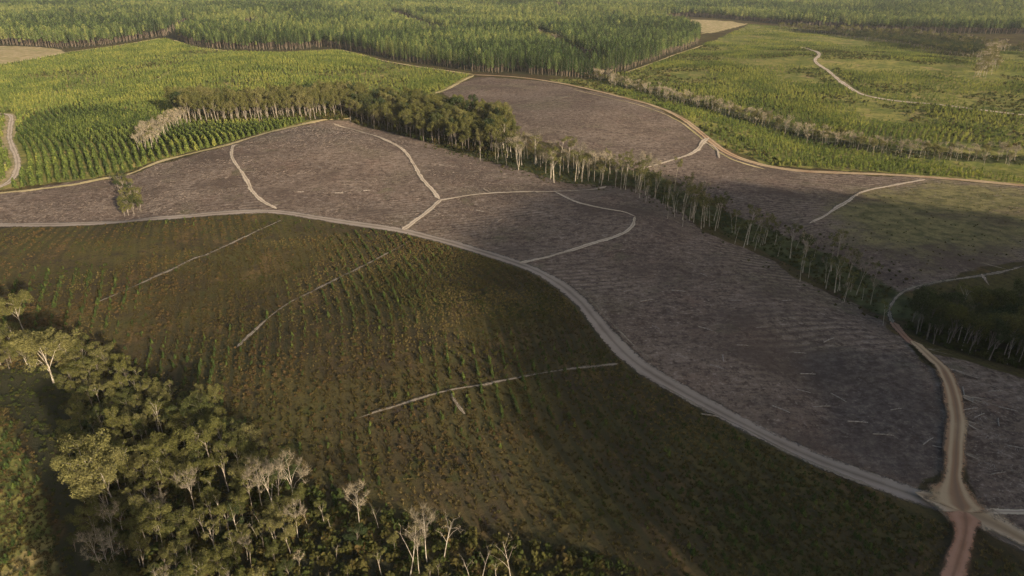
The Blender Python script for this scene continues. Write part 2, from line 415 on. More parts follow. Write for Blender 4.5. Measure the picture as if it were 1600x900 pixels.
M_GRASS = leaf_material("grass_blades", (0.056, 0.044, 0.020), (0.066, 0.054, 0.020), (0.135, 0.103, 0.042), 0.3)
M_BARK = bark_material("pale_bark", (0.33, 0.285, 0.22), (0.18, 0.15, 0.115))
M_PBARK = bark_material("pine_bark", (0.13, 0.10, 0.068), (0.075, 0.056, 0.042))
M_SLASH = bark_material("grey_slash", (0.135, 0.108, 0.088), (0.075, 0.06, 0.05))
M_DBARK = bark_material("grey_brown_bark", (0.19, 0.16, 0.125), (0.11, 0.09, 0.07))
M_LOG = bark_material("weathered_wood", (0.26, 0.225, 0.19), (0.14, 0.118, 0.10))

# ------------------------------------------------------------------ object helpers
def mesh_obj(name, verts, faces, mats, midx=None, link=True):
    me = bpy.data.meshes.new(name)
    me.from_pydata([tuple(p) for p in verts], [], faces)
    for m in mats: me.materials.append(m)
    if midx is not None: me.polygons.foreach_set("material_index", midx)
    me.update()
    o = bpy.data.objects.new(name, me)
    if link: COL.objects.link(o)
    return o

def tag(o, label=None, cat=None, group=None, kind=None):
    if label: o["label"] = label
    if cat: o["category"] = cat
    if group: o["group"] = group
    if kind: o["kind"] = kind
    return o

# ------------------------------------------------------------------ ground sheet
def build_ground():
    th = np.concatenate([np.arange(-52, 52.001, 0.2), np.arange(55, 306, 3.0)])
    th = np.radians(th)
    r = [2.0]
    while r[-1] < 60: r.append(r[-1] + 4.0)
    while r[-1] < 420: r.append(r[-1] * 1.0065)
    while r[-1] < 3600: r.append(r[-1] * 1.010)
    while r[-1] < 6000: r.append(r[-1] * 1.06)
    r = np.array(r)
    T, Rr = np.meshgrid(th, r)
    x = (np.sin(T) * Rr).ravel(); y = (np.cos(T) * Rr).ravel()
    z = zf(x, y)
    nt_, nr = len(th), len(r)
    idx = np.arange(nr * nt_).reshape(nr, nt_)
    nxt = np.roll(idx, -1, 1)
    q = np.stack([idx[:-1], idx[1:], nxt[1:], nxt[:-1]], -1).reshape(-1, 4)[:, ::-1]
    cvert = len(x)
    cap = np.stack([np.full(nt_, cvert), nxt[0], idx[0]], -1)[:, ::-1]
    co = np.column_stack([np.append(x, 0), np.append(y, 0), np.append(z, float(zf(0, 0)))])
    me = bpy.data.meshes.new("ground")
    me.vertices.add(len(co)); me.vertices.foreach_set("co", co.astype(np.float32).ravel())
    nl = len(q) * 4 + len(cap) * 3
    me.loops.add(nl)
    me.loops.foreach_set("vertex_index", np.concatenate([q.ravel(), cap.ravel()]).astype(np.int32))
    me.polygons.add(len(q) + len(cap))
    ls = np.concatenate([np.arange(len(q)) * 4, len(q) * 4 + np.arange(len(cap)) * 3]).astype(np.int32)
    me.polygons.foreach_set("loop_start", ls)
    me.polygons.foreach_set("use_smooth", np.ones(len(q) + len(cap), bool))
    me.update(calc_edges=True); me.validate()
    X, Y = co[:, 0], co[:, 1]
    cov = np.zeros((len(co), 8))
    EDGE_N = 5.0 * (noise2(X, Y, 9, 95) - .5) + 4.0 * (noise2(X, Y, 27, 96) - .5)
    def soft(k, wdt): return sstep(-wdt, wdt, signed(X, Y, G[k]) + EDGE_N)
    D = np.hypot(X, Y)
    fel = np.maximum.reduce([soft('felled_a', 2.0), soft('felled_b', 2.5), soft('felled_c', 2.0)])
    yo = np.maximum(soft('young_a', 3.0), soft('young_b', 3.0))
    stw = np.maximum.reduce([soft('straw_a', 5.0), soft('straw_b', 5.0), soft('straw_c', 2.0)])
    wood = np.maximum(soft('forest_a', 3.0), sstep(-6, 6, signed(X, Y, DARKWOOD)))
    wood = np.maximum(wood, sstep(3300, 3400, D))
    wood = np.maximum(wood, sstep(-7, 7, signed(X, Y, BAND)))
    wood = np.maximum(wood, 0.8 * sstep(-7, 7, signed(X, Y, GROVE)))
    yo = np.maximum(yo, 0.75 * sstep(-2, 3, signed(X, Y, LITSTRIP)))  # yellow-green grass, its brighter colour standing in for the strip's sunlight
    wood = np.maximum(wood, sstep(-3, 3, signed(X, Y, SHADE_STRIP) + 5 * (noise2(X, Y, 7, 79) - .5)))  # dark floor colour paints in the shadow strip beside the grove
    gul = np.zeros(len(X))
    for pl, wdt in zip(GULLYG, (15, 11, 30)):
        gul = np.maximum(gul, 1 - sstep(wdt * 0.5, wdt, seg_dist(X, Y, pl)))
    ca = np.column_stack([fel, yo, wood, np.ones(len(X))]); cb = np.column_stack([stw, gul, sstep(-6, 10, signed(X, Y, DARKSLASH)), sstep(-35, 45, signed(X, Y, REGROW))])
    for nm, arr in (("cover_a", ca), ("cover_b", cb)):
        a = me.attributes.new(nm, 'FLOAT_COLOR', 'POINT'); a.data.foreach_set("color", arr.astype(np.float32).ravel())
    U, V = row_coords(X, Y, fel)
    a = me.attributes.new("rows", 'FLOAT_VECTOR', 'POINT'); a.data.foreach_set("vector", np.column_stack([U, V, np.zeros(len(U))]).astype(np.float32).ravel())
    me.materials.append(M_GROUND)
    o = bpy.data.objects.new("ground", me); COL.objects.link(o)
    tag(o, kind='structure', label="rolling plantation ground of felled brown fields, olive meadow and green regrowth")
    return o

def row_angle(x, y):
    """heading of the planting rows: follows the contours, changes slowly"""
    return 0.15 + 1.5 * (noise2(x, y, 260, 21) - 0.5)

def row_coords(x, y, fel):
    # across-row and along-row coordinates: felled ground is combed roughly left to right, meadow rows run away from the camera
    w1 = 30 * (noise2(x, y, 150, 22) - 0.5)
    w2 = 22 * (noise2(x, y, 130, 23) - 0.5)
    ua = y * 0.97 - x * 0.22 + w1; va = x * 0.97 + y * 0.22
    ub = x * 0.93 + y * 0.36 + w2; vb = y * 0.93 - x * 0.36
    return np.where(fel > 0.4, ua, ub), np.where(fel > 0.4, va, vb)

build_ground()

# ------------------------------------------------------------------ roads and tracks
def catmull(P, n=12):
    P = np.asarray(P, float)
    P = np.vstack([2 * P[0] - P[1], P, 2 * P[-1] - P[-2]])
    out = []
    for i in range(1, len(P) - 2):
        t = np.linspace(0, 1, n, endpoint=False)[:, None]
        p0, p1, p2, p3 = P[i - 1], P[i], P[i + 1], P[i + 2]
        out.append(0.5 * ((2 * p1) + (-p0 + p2) * t + (2 * p0 - 5 * p1 + 4 * p2 - p3) * t * t + (-p0 + 3 * p1 - 3 * p2 + p3) * t ** 3))
    out.append(P[-2][None])
    return np.vstack(out)

ROADLINES = []
road_level = [0]
def ribbon(name, px, width, mat, label, rough=0.12, pad=None, keep=True):
    road_level[0] += 1
    g = np.array(unproj(px))
    w = np.full(len(g), float(width)) if np.isscalar(width) else np.array(width, float)
    c = catmull(np.column_stack([g, w]), 14)
    d = np.r_[0, np.cumsum(np.hypot(*np.diff(c[:, :2], axis=0).T))]
    Dm = max(float(np.median(np.hypot(c[:, 0], c[:, 1]))), 60)
    n = int(min(900, max(8, d[-1] / max(0.9, Dm * 0.004))))
    s = np.linspace(0, d[-1], n)
    cx, cy, cw = (np.interp(s, d, c[:, k]) for k in range(3))
    tx = np.gradient(cx); ty = np.gradient(cy); l = np.hypot(tx, ty) + 1e-9
    nx, ny = -ty / l, tx / l
    A = np.array([-1, -.8, -.55, -.28, 0, .28, .55, .8, 1.0])
    seed = road_level[0] * 7
    wl = cw * 0.5 * (1 + rough * 2 * (noise2(s, s * 0, 5, seed) - .5) + rough * 3 * (noise2(s, s * 0, 23, seed + 1) - .5))
    wr = cw * 0.5 * (1 + rough * 2 * (noise2(s, s * 0, 6, seed + 2) - .5) + rough * 3 * (noise2(s, s * 0, 19, seed + 3) - .5))
    V = []; F = []; ac = []
    endt = np.minimum(1, np.minimum(np.arange(n) + 1, np.arange(n)[::-1] + 1) / 3.0)
    lev = 0.05 + 0.014 * road_level[0]
    for i in range(n):
        for a in A:
            ww = (wl[i] if a < 0 else wr[i]) * endt[i]
            x = cx[i] + nx[i] * a * ww; y = cy[i] + ny[i] * a * ww
            V.append((x, y, 0)); ac.append(a)
    V = np.array(V)
    Dd = np.hypot(V[:, 0], V[:, 1])
    edge = np.abs(np.array(ac))
    V[:, 2] = zf(V[:, 0], V[:, 1]) + lev + 0.00012 * Dd - 0.05 * (edge > .9) * 0 + 0.03 * (1 - edge)
    k = len(A)
    F = [(i * k + j, i * k + j + 1, (i + 1) * k + j + 1, (i + 1) * k + j) for i in range(n - 1) for j in range(k - 1)]
    o = mesh_obj(name, V, F, [mat])
    at = o.data.attributes.new("across", 'FLOAT', 'POINT'); at.data.foreach_set("value", np.array(ac, np.float32))
    # make sure the sheet faces up
    if o.data.polygons[len(F) // 2].normal.z < 0: o.data.flip_normals()
    tag(o, label, None, None, 'structure')
    if keep: ROADLINES.append((np.column_stack([cx, cy])[::max(1, n // 60)], float(np.mean(cw)) * 0.5))
    return o

MAIN = [(-60, 352), (0, 352), (120, 350), (200, 346), (280, 339), (360, 332), (430, 331), (500, 341), (560, 350), (620, 359), (660, 368), (720, 384), (780, 402), (830, 420), (870, 442), (905, 470), (930, 500), (955, 530),
        (985, 560), (1020, 585), (1080, 620), (1150, 657), (1220, 693), (1300, 728), (1380, 757), (1440, 778), (1500, 797), (1560, 828), (1600, 850), (1660, 882)]
ribbon("gravel_road", MAIN, [7.4] * 30, M_GRAVEL, "long grey gravel road curving from the left edge down to the lower right junction", 0.06)
ribbon("red_clay_track", [(1428, 540), (1408, 520), (1394, 503)], [4.4, 4.6, 4.2], M_RED, "reddish clay stretch of track beside the dark wood", 0.1)
ribbon("bend_track", [(1395, 505), (1390, 492), (1393, 477), (1404, 462), (1425, 450), (1460, 442), (1520, 433), (1570, 424), (1600, 416), (1660, 402)], 4.0, M_FAINT, "grey dirt track bending round the top of the dark wood", 0.12)
ribbon("spur_track", [(1520, 800), (1548, 799), (1575, 800), (1610, 800), (1660, 803)], [3.5, 2.6, 2.2, 2.2, 2.2], M_SAND, "pale sandy spur running right from the junction", 0.2)
FAR = [(742, 117), (800, 120), (850, 126), (900, 135), (960, 149), (1020, 165), (1060, 182), (1090, 203), (1120, 228), (1150, 245), (1200, 260), (1260, 268), (1330, 271), (1420, 275), (1500, 281), (1600, 290), (1700, 299)]
ribbon("far_road", FAR, 7.0, M_CLAY, "far tan dirt road curving round the upper felled field", 0.1)
ribbon("far_verge", [(p[0] - 4, p[1] + 5) for p in FAR[3:11]], 2.6, M_STRAWT, "narrow pale berm along the near side of the far dirt road", 0.3)
ribbon("forest_road", [(742, 117), (700, 111), (650, 104), (610, 97), (580, 90), (550, 82), (525, 78), (480, 80), (440, 82), (400, 83), (340, 78), (300, 73), (272, 63)], 8.0, M_STRAWT, "straw coloured road along the foot of the pine forest", 0.2)
ribbon("branch_road", [(740, 118), (722, 127), (700, 139), (680, 146)], 7.0, M_STRAWT, "straw coloured branch road ending behind the tall tree band", 0.15)
ribbon("field_edge_track", [(-60, 309), (0, 302), (60, 296), (120, 288), (170, 278), (220, 265), (280, 245), (360, 225), (430, 205), (500, 189), (550, 184)], 7.0, M_STRAWT, "straw coloured track between dense young pines and the felled field", 0.25)
ribbon("sandy_bend", [(-40, 178), (0, 178), (17, 182), (16, 200), (16, 220), (26, 245), (27, 265), (14, 285), (-20, 300)], 6.0, M_SAND, "sandy bend of track at the left edge beside young pines", 0.1)
ribbon("meadow_road", [(104, 82), (150, 76), (200, 69), (250, 60)], 9.0, M_STRAWT, "pale road below the far left forest edge", 0.2)
ribbon("straw_track_lower", [(-60, 112), (0, 101), (60, 91), (104, 82)], 9.0, M_STRAWT, "straw track at the near side of the far left hay field", 0.2)
ribbon("forest_side_track", [(980, 113), (1020, 99), (1060, 84), (1098, 71)], 6.0, M_STRAWT, "straw track beside the lit forest edge", 0.2)
ribbon("clearing_track", [(1092, 54), (1130, 46), (1168, 37)], 9.0, M_STRAWT, "straw track across the far bare clearing", 0.2)
ribbon("young_field_track", [(1252, 74), (1270, 79), (1280, 86), (1274, 96), (1295, 112), (1320, 132), (1345, 147), (1400, 158), (1460, 163), (1530, 172), (1600, 180), (1700, 190)], 8.0, M_SAND, "pale winding track through the far green young pine field", 0.2)
ribbon("slope_track", [(222, 134), (250, 123), (282, 106)], 7.0, M_STRAWT, "short worn track in the far left young pines", 0.3)
pale = [
 ([(374, 226), (364, 229), (363, 245), (372, 262), (385, 280), (395, 300), (410, 315), (432, 327)], 3.6, "pale haul track down the left felled field"),
 ([(522, 194), (560, 205), (600, 218), (630, 235), (645, 255), (660, 280), (675, 297), (687, 312)], [8, 8, 7, 5, 4, 3.8, 3.6, 3.8], "pale haul track curving down the middle felled field"),
 ([(690, 312), (672, 328), (652, 344), (630, 360)], [4.0, 4.0, 4.5, 7.5], "pale track joining the fork to the gravel road"),
 ([(684, 314), (740, 305), (800, 301), (860, 300), (910, 298), (947, 292)], 3.0, "pale track from the fork towards the gully trees"),
 ([(812, 412), (850, 404), (890, 393), (930, 380), (970, 367), (988, 354), (992, 340)], [6, 4, 4, 4, 4, 4, 3], "pale haul track rising from the gravel road to the bend"),
 ([(868, 301), (900, 316), (940, 326), (975, 332), (994, 340)], [3.0, 2.6, 2.2, 1.7, 0.9], "thin pale track crossing the felled field below the gully"),
 ([(1010, 263), (1050, 251), (1085, 238), (1099, 222), (1108, 216)], [3, 3.2, 4, 7, 4], "pale track dropping from the far dirt road"),
 ([(1265, 350), (1290, 337), (1320, 318), (1350, 300), (1400, 290), (1445, 281)], 3.4, "pale haul track on the right felled slope"),
 ([(1098, 222), (1118, 232), (1124, 248)], 2.4, "short sandy scrape beside the far dirt road"),
 ([(805, 171), (850, 161), (905, 147)], 6.0, "faint track across the upper felled field"),
]
for p_, w_, l_ in pale:
    ribbon("haul_track", p_, w_, M_SAND if 'faint' not in l_ else M_FAINT, l_, 0.22)
ribbon("meadow_track", [(560, 655), (600, 642), (640, 630), (700, 612), (760, 602), (860, 583), (965, 570)], [2.6, 2.6, 2.0, 2.6, 3.0, 2.0, 3.0], M_FAINT, "worn pale track across the near meadow", 0.45, keep=False)
ribbon("meadow_track", [(704, 613), (711, 630), (726, 649)], 2.0, M_FAINT, "short worn branch of the near meadow track", 0.3, keep=False)
ribbon("meadow_track", [(645, 376), (590, 405), (540, 430), (490, 456), (440, 482), (370, 545)], [2.0, 3.0, 3.6, 2.4, 3.2, 1.6], M_FAINT, "worn track through the far side of the meadow", 0.5, keep=False)
ribbon("meadow_track", [(440, 345), (340, 392), (300, 407), (260, 426), (150, 475)], [1.8, 3.6, 2.4, 2.8, 1.8], M_FAINT, "overgrown worn track on the left of the meadow", 0.5, keep=False)
stubs = [((363, 262), (350, 265)), ((378, 270), (402, 268)), ((390, 290), (370, 292)), ((423, 319), (446, 313)), ((524, 195), (513, 194)), ((560, 205), (545, 207)), ((643, 241), (668, 241)), ((650, 258), (632, 262)), ((650, 265), (632, 269)),
         ((663, 278), (682, 279)), ((680, 296), (697, 295)), ((677, 328), (688, 333)), ((724, 308), (735, 315)), ((755, 296), (768, 303)), ((833, 300), (848, 305)), ((876, 300), (872, 296)), ((850, 392), (862, 400)), ((918, 386), (936, 390)),
         ((940, 369), (951, 374)), ((992, 358), (1011, 366)), ((994, 336), (1022, 341)), ((1030, 262), (1008, 257)), ((1056, 249), (1042, 246)), ((1294, 331), (1276, 328)), ((1325, 313), (1347, 319)), ((1386, 288), (1405, 293)), ((1430, 282), (1456, 289)),
         ((1267, 348), (1283, 354)), ((1445, 548), (1480, 551)), ((1478, 578), (1545, 598)), ((1496, 622), (1560, 640)), ((1500, 660), (1540, 672)), ((1497, 710), (1548, 723)), ((1570, 424), (1530, 413)), ((1533, 432), (1545, 450)), ((905, 303), (880, 300)), ((730, 272), (760, 268))]
for a_, b_ in stubs:
    near_ = a_[0] > 1430 and a_[1] > 500
    for q_ in range(3 if near_ else 1):
        dx_, dy_ = rng.normal() * (9 if near_ else 0), rng.normal() * (4 if near_ else 0)
        f_ = 1 - 0.25 * q_ * rng.rand()
        bx_, by_ = a_[0] + (b_[0] - a_[0]) * f_ + dx_, a_[1] + (b_[1] - a_[1]) * f_ + dy_
        mx, my = (a_[0] + bx_) / 2, (a_[1] + by_) / 2
        wq = [1.9, 1.2, 0.5] if near_ else [2.2, 1.4, 0.6]
        ribbon("log_drag", [a_, (mx, my + 0.6), (bx_, by_)], wq, M_DRAG, "short pale drag mark running off a haul track into the slash", 0.6, keep=False)["group"] = "drag marks along the haul tracks"
ribbon("junction_road", [(1428, 775), (1452, 783), (1480, 793), (1520, 810), (1560, 829), (1600, 851), (1680, 895)], [3, 8, 16, 17, 12, 11, 11], M_FAN, "wide tan worn road fan at the lower right junction", 0.2)
ribbon("red_track", [(1505, 806), (1508, 828), (1503, 855), (1492, 890), (1476, 940)], [13, 6.5, 4.8, 4.8, 5.0], M_RED, "red clay track leaving the junction towards the bottom edge", 0.12)
ribbon("clay_track", [(1503, 804), (1494, 778), (1490, 755), (1491, 735), (1493, 700), (1495, 660), (1488, 620), (1470, 580), (1450, 560), (1424, 537)], [19, 12, 7.5, 6.2, 5.0, 5.8, 5.2, 5.4, 4.6, 4.2], M_CLAY,
       "tan clay track climbing from the junction along the dark felled field", 0.14)
ribbon("road_verge", [(1035, 607), (1085, 636), (1150, 668), (1215, 703), (1290, 738), (1370, 770)], [1.6, 2.2, 1.4, 2.4, 1.5, 1.8], M_FAINT, "pale worn verge along the lower side of the gravel road", 0.5, keep=False)
ribbon("road_verge", [(905, 452), (940, 492), (975, 530), (1020, 570)], [1.2, 1.8, 1.4, 1.6], M_FAINT, "worn verge along the upper side of the gravel road bend", 0.5, keep=False)
def off_roads(x, y, margin=0.6):
    ok = np.ones(len(x), bool)
    for pl, hw in ROADLINES:
        lo = pl.min(0) - hw - 3; hi = pl.max(0) + hw + 3
        sel = np.where((x > lo[0]) & (x < hi[0]) & (y > lo[1]) & (y < hi[1]) & ok)[0]
        if len(sel):
            ok[sel] = seg_dist(x[sel], y[sel], pl) > hw + margin
    return ok

# ------------------------------------------------------------------ plant meshes
def tube(V, F, pts, radii, sides=5):
    base = len(V)
    pts = [np.array(p, float) for p in pts]
    for i, p in enumerate(pts):
        d = pts[min(i + 1, len(pts) - 1)] - pts[max(i - 1, 0)]
        d = d / (np.linalg.norm(d) + 1e-9)
        a = np.cross(d, (0.3, 0.9, 0.2)); a /= np.linalg.norm(a) + 1e-9
        b = np.cross(d, a)
        for k in range(sides):
            t = 2 * math.pi * k / sides
            V.append(tuple(p + radii[i] * (math.cos(t) * a + math.sin(t) * b)))
    for i in range(len(pts) - 1):
        for k in range(sides):
            k2 = (k + 1) % sides
            F.append((base + i * sides + k, base + i * sides + k2, base + (i + 1) * sides + k2, base + (i + 1) * sides + k))

def quad(V, F, c, n, size, asp=1.0, r=None):
    n = n / (np.linalg.norm(n) + 1e-9)
    a = np.cross(n, r.normal(size=3)); a /= np.linalg.norm(a) + 1e-9
    b = np.cross(n, a)
    k = len(V); a = a * size * asp; b = b * size
    V += [tuple(c - a * .5), tuple(c - b * .38 + a * .1), tuple(c + a * .5), tuple(c + b * .38 + a * .05)]
    F.append((k, k + 1, k + 2, k + 3))

def clump(V, F, c, rad, n, size, r, flatz=0.88, asp=1.5):
    for _ in range(n):
        d = r.normal(size=3); d /= np.linalg.norm(d)
        q = d * rad * (0.45 + 0.55 * r.rand() ** 0.5); q[2] *= flatz
        nn = d + r.normal(size=3) * 0.7; nn[2] += 0.35
        quad(V, F, c + q, nn, size * (0.7 + 0.6 * r.rand()), asp, r)

def make_gum(seed, h=20.0, spread=5.0, fork=0.45, tips=22, leaves=55, leafsize=0.5, clr=1.35, limbs=5, bare=False, lean=0.05, trunk_r=0.32):
    """trunk with forking limbs, leaf clumps on the limb ends"""
    r = np.random.RandomState(seed)
    V, F, LV, LF = [], [], [], []
    ln = r.normal(size=2) * lean * h
    tp = []
    top = h * (0.78 + 0.1 * r.rand())
    for i in range(8):
        t = i / 7
        tp.append(np.array([ln[0] * t + 0.25 * math.sin(3 * t + seed), ln[1] * t + 0.25 * math.cos(4 * t + seed), t * top - 0.3]))
    tr = [trunk_r * (1.25 if i == 0 else 1) * (1 - 0.8 * i / 7) for i in range(8)]
    tube(V, F, tp, tr, 6)
    ends = [tp[-1]]
    for k in range(limbs):
        t = fork + (0.95 - fork) * (k + 0.5 * r.rand()) / limbs
        i = t * 7; i0 = int(i); p = tp[i0] + (tp[min(i0 + 1, 7)] - tp[i0]) * (i - i0)
        ang = k * 2.4 + r.rand() * 0.9 + seed
        out = spread * (0.6 + 0.5 * r.rand()) * (1.15 - 0.5 * (t - fork))
        rise = (h - p[2]) * (0.35 + 0.4 * r.rand())
        d = np.array([math.cos(ang), math.sin(ang), 0])
        q1 = p + d * out * 0.42 + np.array([0, 0, rise * 0.55]); q2 = p + d * out + np.array([0, 0, rise]) + r.normal(size=3) * 0.3
        rr = trunk_r * (1 - 0.75 * t) * 0.6
        tube(V, F, [p, q1, q2], [rr, rr * 0.65, rr * 0.3], 4)
        ends.append(q2)
        for j in range(max(2, tips // limbs - 1)):
            a2 = ang + r.normal() * 0.9
            s = q1 + (q2 - q1) * r.rand()
            l = out * (0.25 + 0.35 * r.rand())
            e = s + np.array([math.cos(a2) * l, math.sin(a2) * l, l * (-0.35 + 1.3 * r.rand())])
            e[2] = min(e[2], h)
            tube(V, F, [s, e], [rr * 0.4, rr * 0.14], 3)
            ends.append(e)
    for e in ends:
        if bare:
            for _ in range(leaves // 4):
                d = r.normal(size=3); d[2] = abs(d[2]) + 0.5; d /= np.linalg.norm(d)
                l = clr * (0.6 + 0.8 * r.rand())
                m1 = e - d * 0.2; m2 = e + d * l
                w = np.cross(d, r.normal(size=3)); w /= np.linalg.norm(w) + 1e-9; w *= 0.03 + .02 * r.rand()
                k = len(LV); LV += [tuple(m1 - w), tuple(m1 + w), tuple(m2 + w * .4), tuple(m2 - w * .4)]; LF.append((k, k + 1, k + 2, k + 3))
        else:
            clump(LV, LF, e, clr * (0.7 + 0.6 * r.rand()), leaves, leafsize, r)
    return (V, F), (LV, LF)

def make_pine(seed, h=24.0, cards=110, base=0.42, rad=2.5, size=1.25, trunk=True):
    r = np.random.RandomState(seed)
    V, F, LV, LF = [], [], [], []
    tube(V, F, [(0, 0, -0.4), (0.05, 0, h * .5), (0, 0.05, h * .97)], [0.26, 0.18, 0.03], 5 if cards > 60 else 4)
    for i in range(cards):
        t = (i + r.rand()) / cards
        zz = h * (base + (1.02 - base) * t)
        prof = max(0.0, 1 - (2 * t - 0.75) ** 2 / 1.5625) ** 0.6 if t > 0.375 else 0.72 + 0.28 * t / 0.375
        a = i * 2.39996 + r.rand() * 0.6
        rr = rad * prof * (0.35 + 0.65 * r.rand() ** .6) + 0.12
        d = np.array([math.cos(a), math.sin(a), 0])
        c = d * rr + np.array([0, 0, zz + 0.12 * rr])
        nn = d * 0.9 + np.array([0, 0, 0.2 + 0.9 * t]) + r.normal(size=3) * 0.4
        quad(LV, LF, c, nn, size * (0.65 + 0.6 * r.rand()) * (1 - 0.35 * t), 1.2, r)
    return (V, F), (LV, LF)

def make_young(seed, h=1.0, cards=46, rad=0.34, size=0.22):
    """unit-height young conifer"""
    r = np.random.RandomState(seed)
    V, F = [], []
    tube(V, F, [(0, 0, -0.05), (0, 0, h * .95)], [0.022, 0.006], 3)
    nb = len(F)
    for i in range(cards):
        t = (i + r.rand()) / cards
        a = i * 2.39996 + r.rand()
        rr = rad * (1 - t) ** 0.8 * (0.4 + 0.6 * r.rand()) + 0.02
        d = np.array([math.cos(a), math.sin(a), 0])
        c = d * rr + np.array([0, 0, h * (0.08 + 0.92 * t)])
        nn = d * 0.9 + np.array([0, 0, 0.5]) + r.normal(size=3) * 0.5
        quad(V, F, c, nn, size * (0.7 + 0.6 * r.rand()) * (1 - 0.4 * t), 1.3, r)
    return V, F, [0] * nb + [1] * cards

def make_bush(seed, n=44, size=0.30, blobs=4):
    """unit-size shrub"""
    r = np.random.RandomState(seed)
    V, F = [], []
    for k in range(blobs):
        a = r.rand() * 6.28; rr = 0.28 * r.rand() ** .5
        c = np.array([math.cos(a) * rr * 1.4, math.sin(a) * rr * 1.4, 0.32 + 0.3 * r.rand()])
        clump(V, F, c, 0.30 + 0.16 * r.rand(), n // blobs, size, r, 0.85, 1.3)
    tube(V, F, [(0, 0, -0.05), (0.04, 0.02, 0.4)], [0.03, 0.012], 3)
    return V, F

def make_tuft(seed, n=14):
    r = np.random.RandomState(seed)
    V, F = [], []
    for i in range(n):
        a = r.rand() * 6.28; o = np.array([math.cos(a), math.sin(a), 0.0])
        b0 = o * 0.3 * r.rand(); tip = b0 + o * (0.2 + 0.35 * r.rand()) + np.array([0, 0, 0.5 + 0.5 * r.rand()])
        w = np.array([-o[1], o[0], 0]) * 0.11
        k = len(V); V += [tuple(b0 - w), tuple(b0 + w), tuple(tip)]; F.append((k, k + 1, k + 2))
    return V, F

def proto_obj(name, V, F, mats, midx=None):
    return mesh_obj(name, V, F, mats, midx, link=False)

GUMS = {}
def reg(name, args, leafmat=M_GUM):
    if not args.get('bare'):
        args = dict(args, leafsize=args['leafsize'] * 0.52, leaves=int(args['leaves'] * 2.3), clr=args['clr'] * 0.9)
    (v1, f1), (v2, f2) = make_gum(**args)
    bk = M_DBARK if name.startswith(("tallfull", "dense", "bush")) else M_BARK
    tr = proto_obj("trunk", v1, f1, [bk]); cr = proto_obj("crown", v2, f2, [leafmat])
    n1 = len(v1)
    both = proto_obj(name, v1 + v2, f1 + [tuple(i + n1 for i in f) for f in f2], [bk, leafmat], [0] * len(f1) + [1] * len(f2))
    GUMS[name] = (tr, cr, args['h'], both)
reg("spread0", dict(seed=1, h=20, spread=5.6, fork=0.28, tips=58, leaves=60, leafsize=0.6, clr=1.6, limbs=8, trunk_r=.27))
reg("spread1", dict(seed=2, h=20, spread=5.0, fork=0.3, tips=52, leaves=60, leafsize=0.6, clr=1.55, limbs=8, trunk_r=.26))
reg("spread2", dict(seed=8, h=20, spread=6.2, fork=0.26, tips=66, leaves=58, leafsize=0.6, clr=1.6, limbs=9, trunk_r=.28))
reg("tall0", dict(seed=3, h=20, spread=2.9, fork=0.58, tips=18, leaves=34, leafsize=0.5, clr=1.1, limbs=5, trunk_r=.25))
reg("tall1", dict(seed=4, h=20, spread=3.4, fork=0.5, tips=22, leaves=32, leafsize=0.5, clr=1.1, limbs=6, trunk_r=.27, lean=.08))
reg("tall2", dict(seed=5, h=20, spread=2.4, fork=0.65, tips=16, leaves=32, leafsize=0.5, clr=1.05, limbs=4, trunk_r=.22, lean=.06))
reg("dense0", dict(seed=6, h=20, spread=4.2, fork=0.22, tips=40, leaves=55, leafsize=0.6, clr=1.7, limbs=9, trunk_r=.3))
reg("dense1", dict(seed=7, h=20, spread=3.7, fork=0.28, tips=36, leaves=55, leafsize=0.6, clr=1.6, limbs=9, trunk_r=.3))
reg("tallfull0", dict(seed=21, h=20, spread=3.4, fork=0.2, tips=42, leaves=55, leafsize=0.55, clr=1.4, limbs=9, trunk_r=.24))
reg("tallfull1", dict(seed=22, h=20, spread=3.0, fork=0.26, tips=38, leaves=55, leafsize=0.55, clr=1.35, limbs=8, trunk_r=.24, lean=.06))
reg("bush0", dict(seed=23, h=20, spread=8.5, fork=0.15, tips=44, leaves=60, leafsize=0.62, clr=2.0, limbs=10, trunk_r=.28))
reg("bush1", dict(seed=24, h=20, spread=7.0, fork=0.2, tips=40, leaves=60, leafsize=0.62, clr=1.9, limbs=9, trunk_r=.26, lean=.08))
reg("bare0", dict(seed=9, h=20, spread=4.8, fork=0.42, tips=40, leaves=64, clr=1.7, limbs=8, bare=True, trunk_r=.2), M_TWIG)
reg("bare1", dict(seed=12, h=20, spread=3.2, fork=0.5, tips=34, leaves=60, clr=1.9, limbs=7, bare=True, trunk_r=.19, lean=.07), M_TWIG)
reg("dead0", dict(seed=14, h=20, spread=4.2, fork=0.35, tips=14, leaves=12, clr=1.2, limbs=5, bare=True, trunk_r=.2, lean=.14), M_TWIG)
reg("dead1", dict(seed=17, h=20, spread=3.0, fork=0.45, tips=10, leaves=10, clr=1.2, limbs=4, bare=True, trunk_r=.17, lean=.1), M_TWIG)
PINES = []
for s in range(4):
    (v1, f1), (v2, f2) = make_pine(30 + s, 24, 200, 0.24 + 0.06 * s, 2.9, 1.2)
    PINES.append((proto_obj("trunk", v1, f1, [M_PBARK]), proto_obj("crown", v2, f2, [M_PINE])))
PINES_LOW = []
for s in range(4):
    (v1, f1), (v2, f2) = make_pine(40 + s, 24, 100, 0.38 + 0.06 * s, 2.9, 1.6)
    n1 = len(v1)
    PINES_LOW.append(proto_obj("pine", v1 + v2, f1 + [tuple(i + n1 for i in f) for f in f2], [M_PBARK, M_PINE], [0] * len(f1) + [1] * len(f2)))
YOUNGS = [proto_obj("young_pine", *(lambda a: (a[0], a[1], [M_PBARK, M_YOUNG], a[2]))(make_young(60 + s))) for s in range(4)]
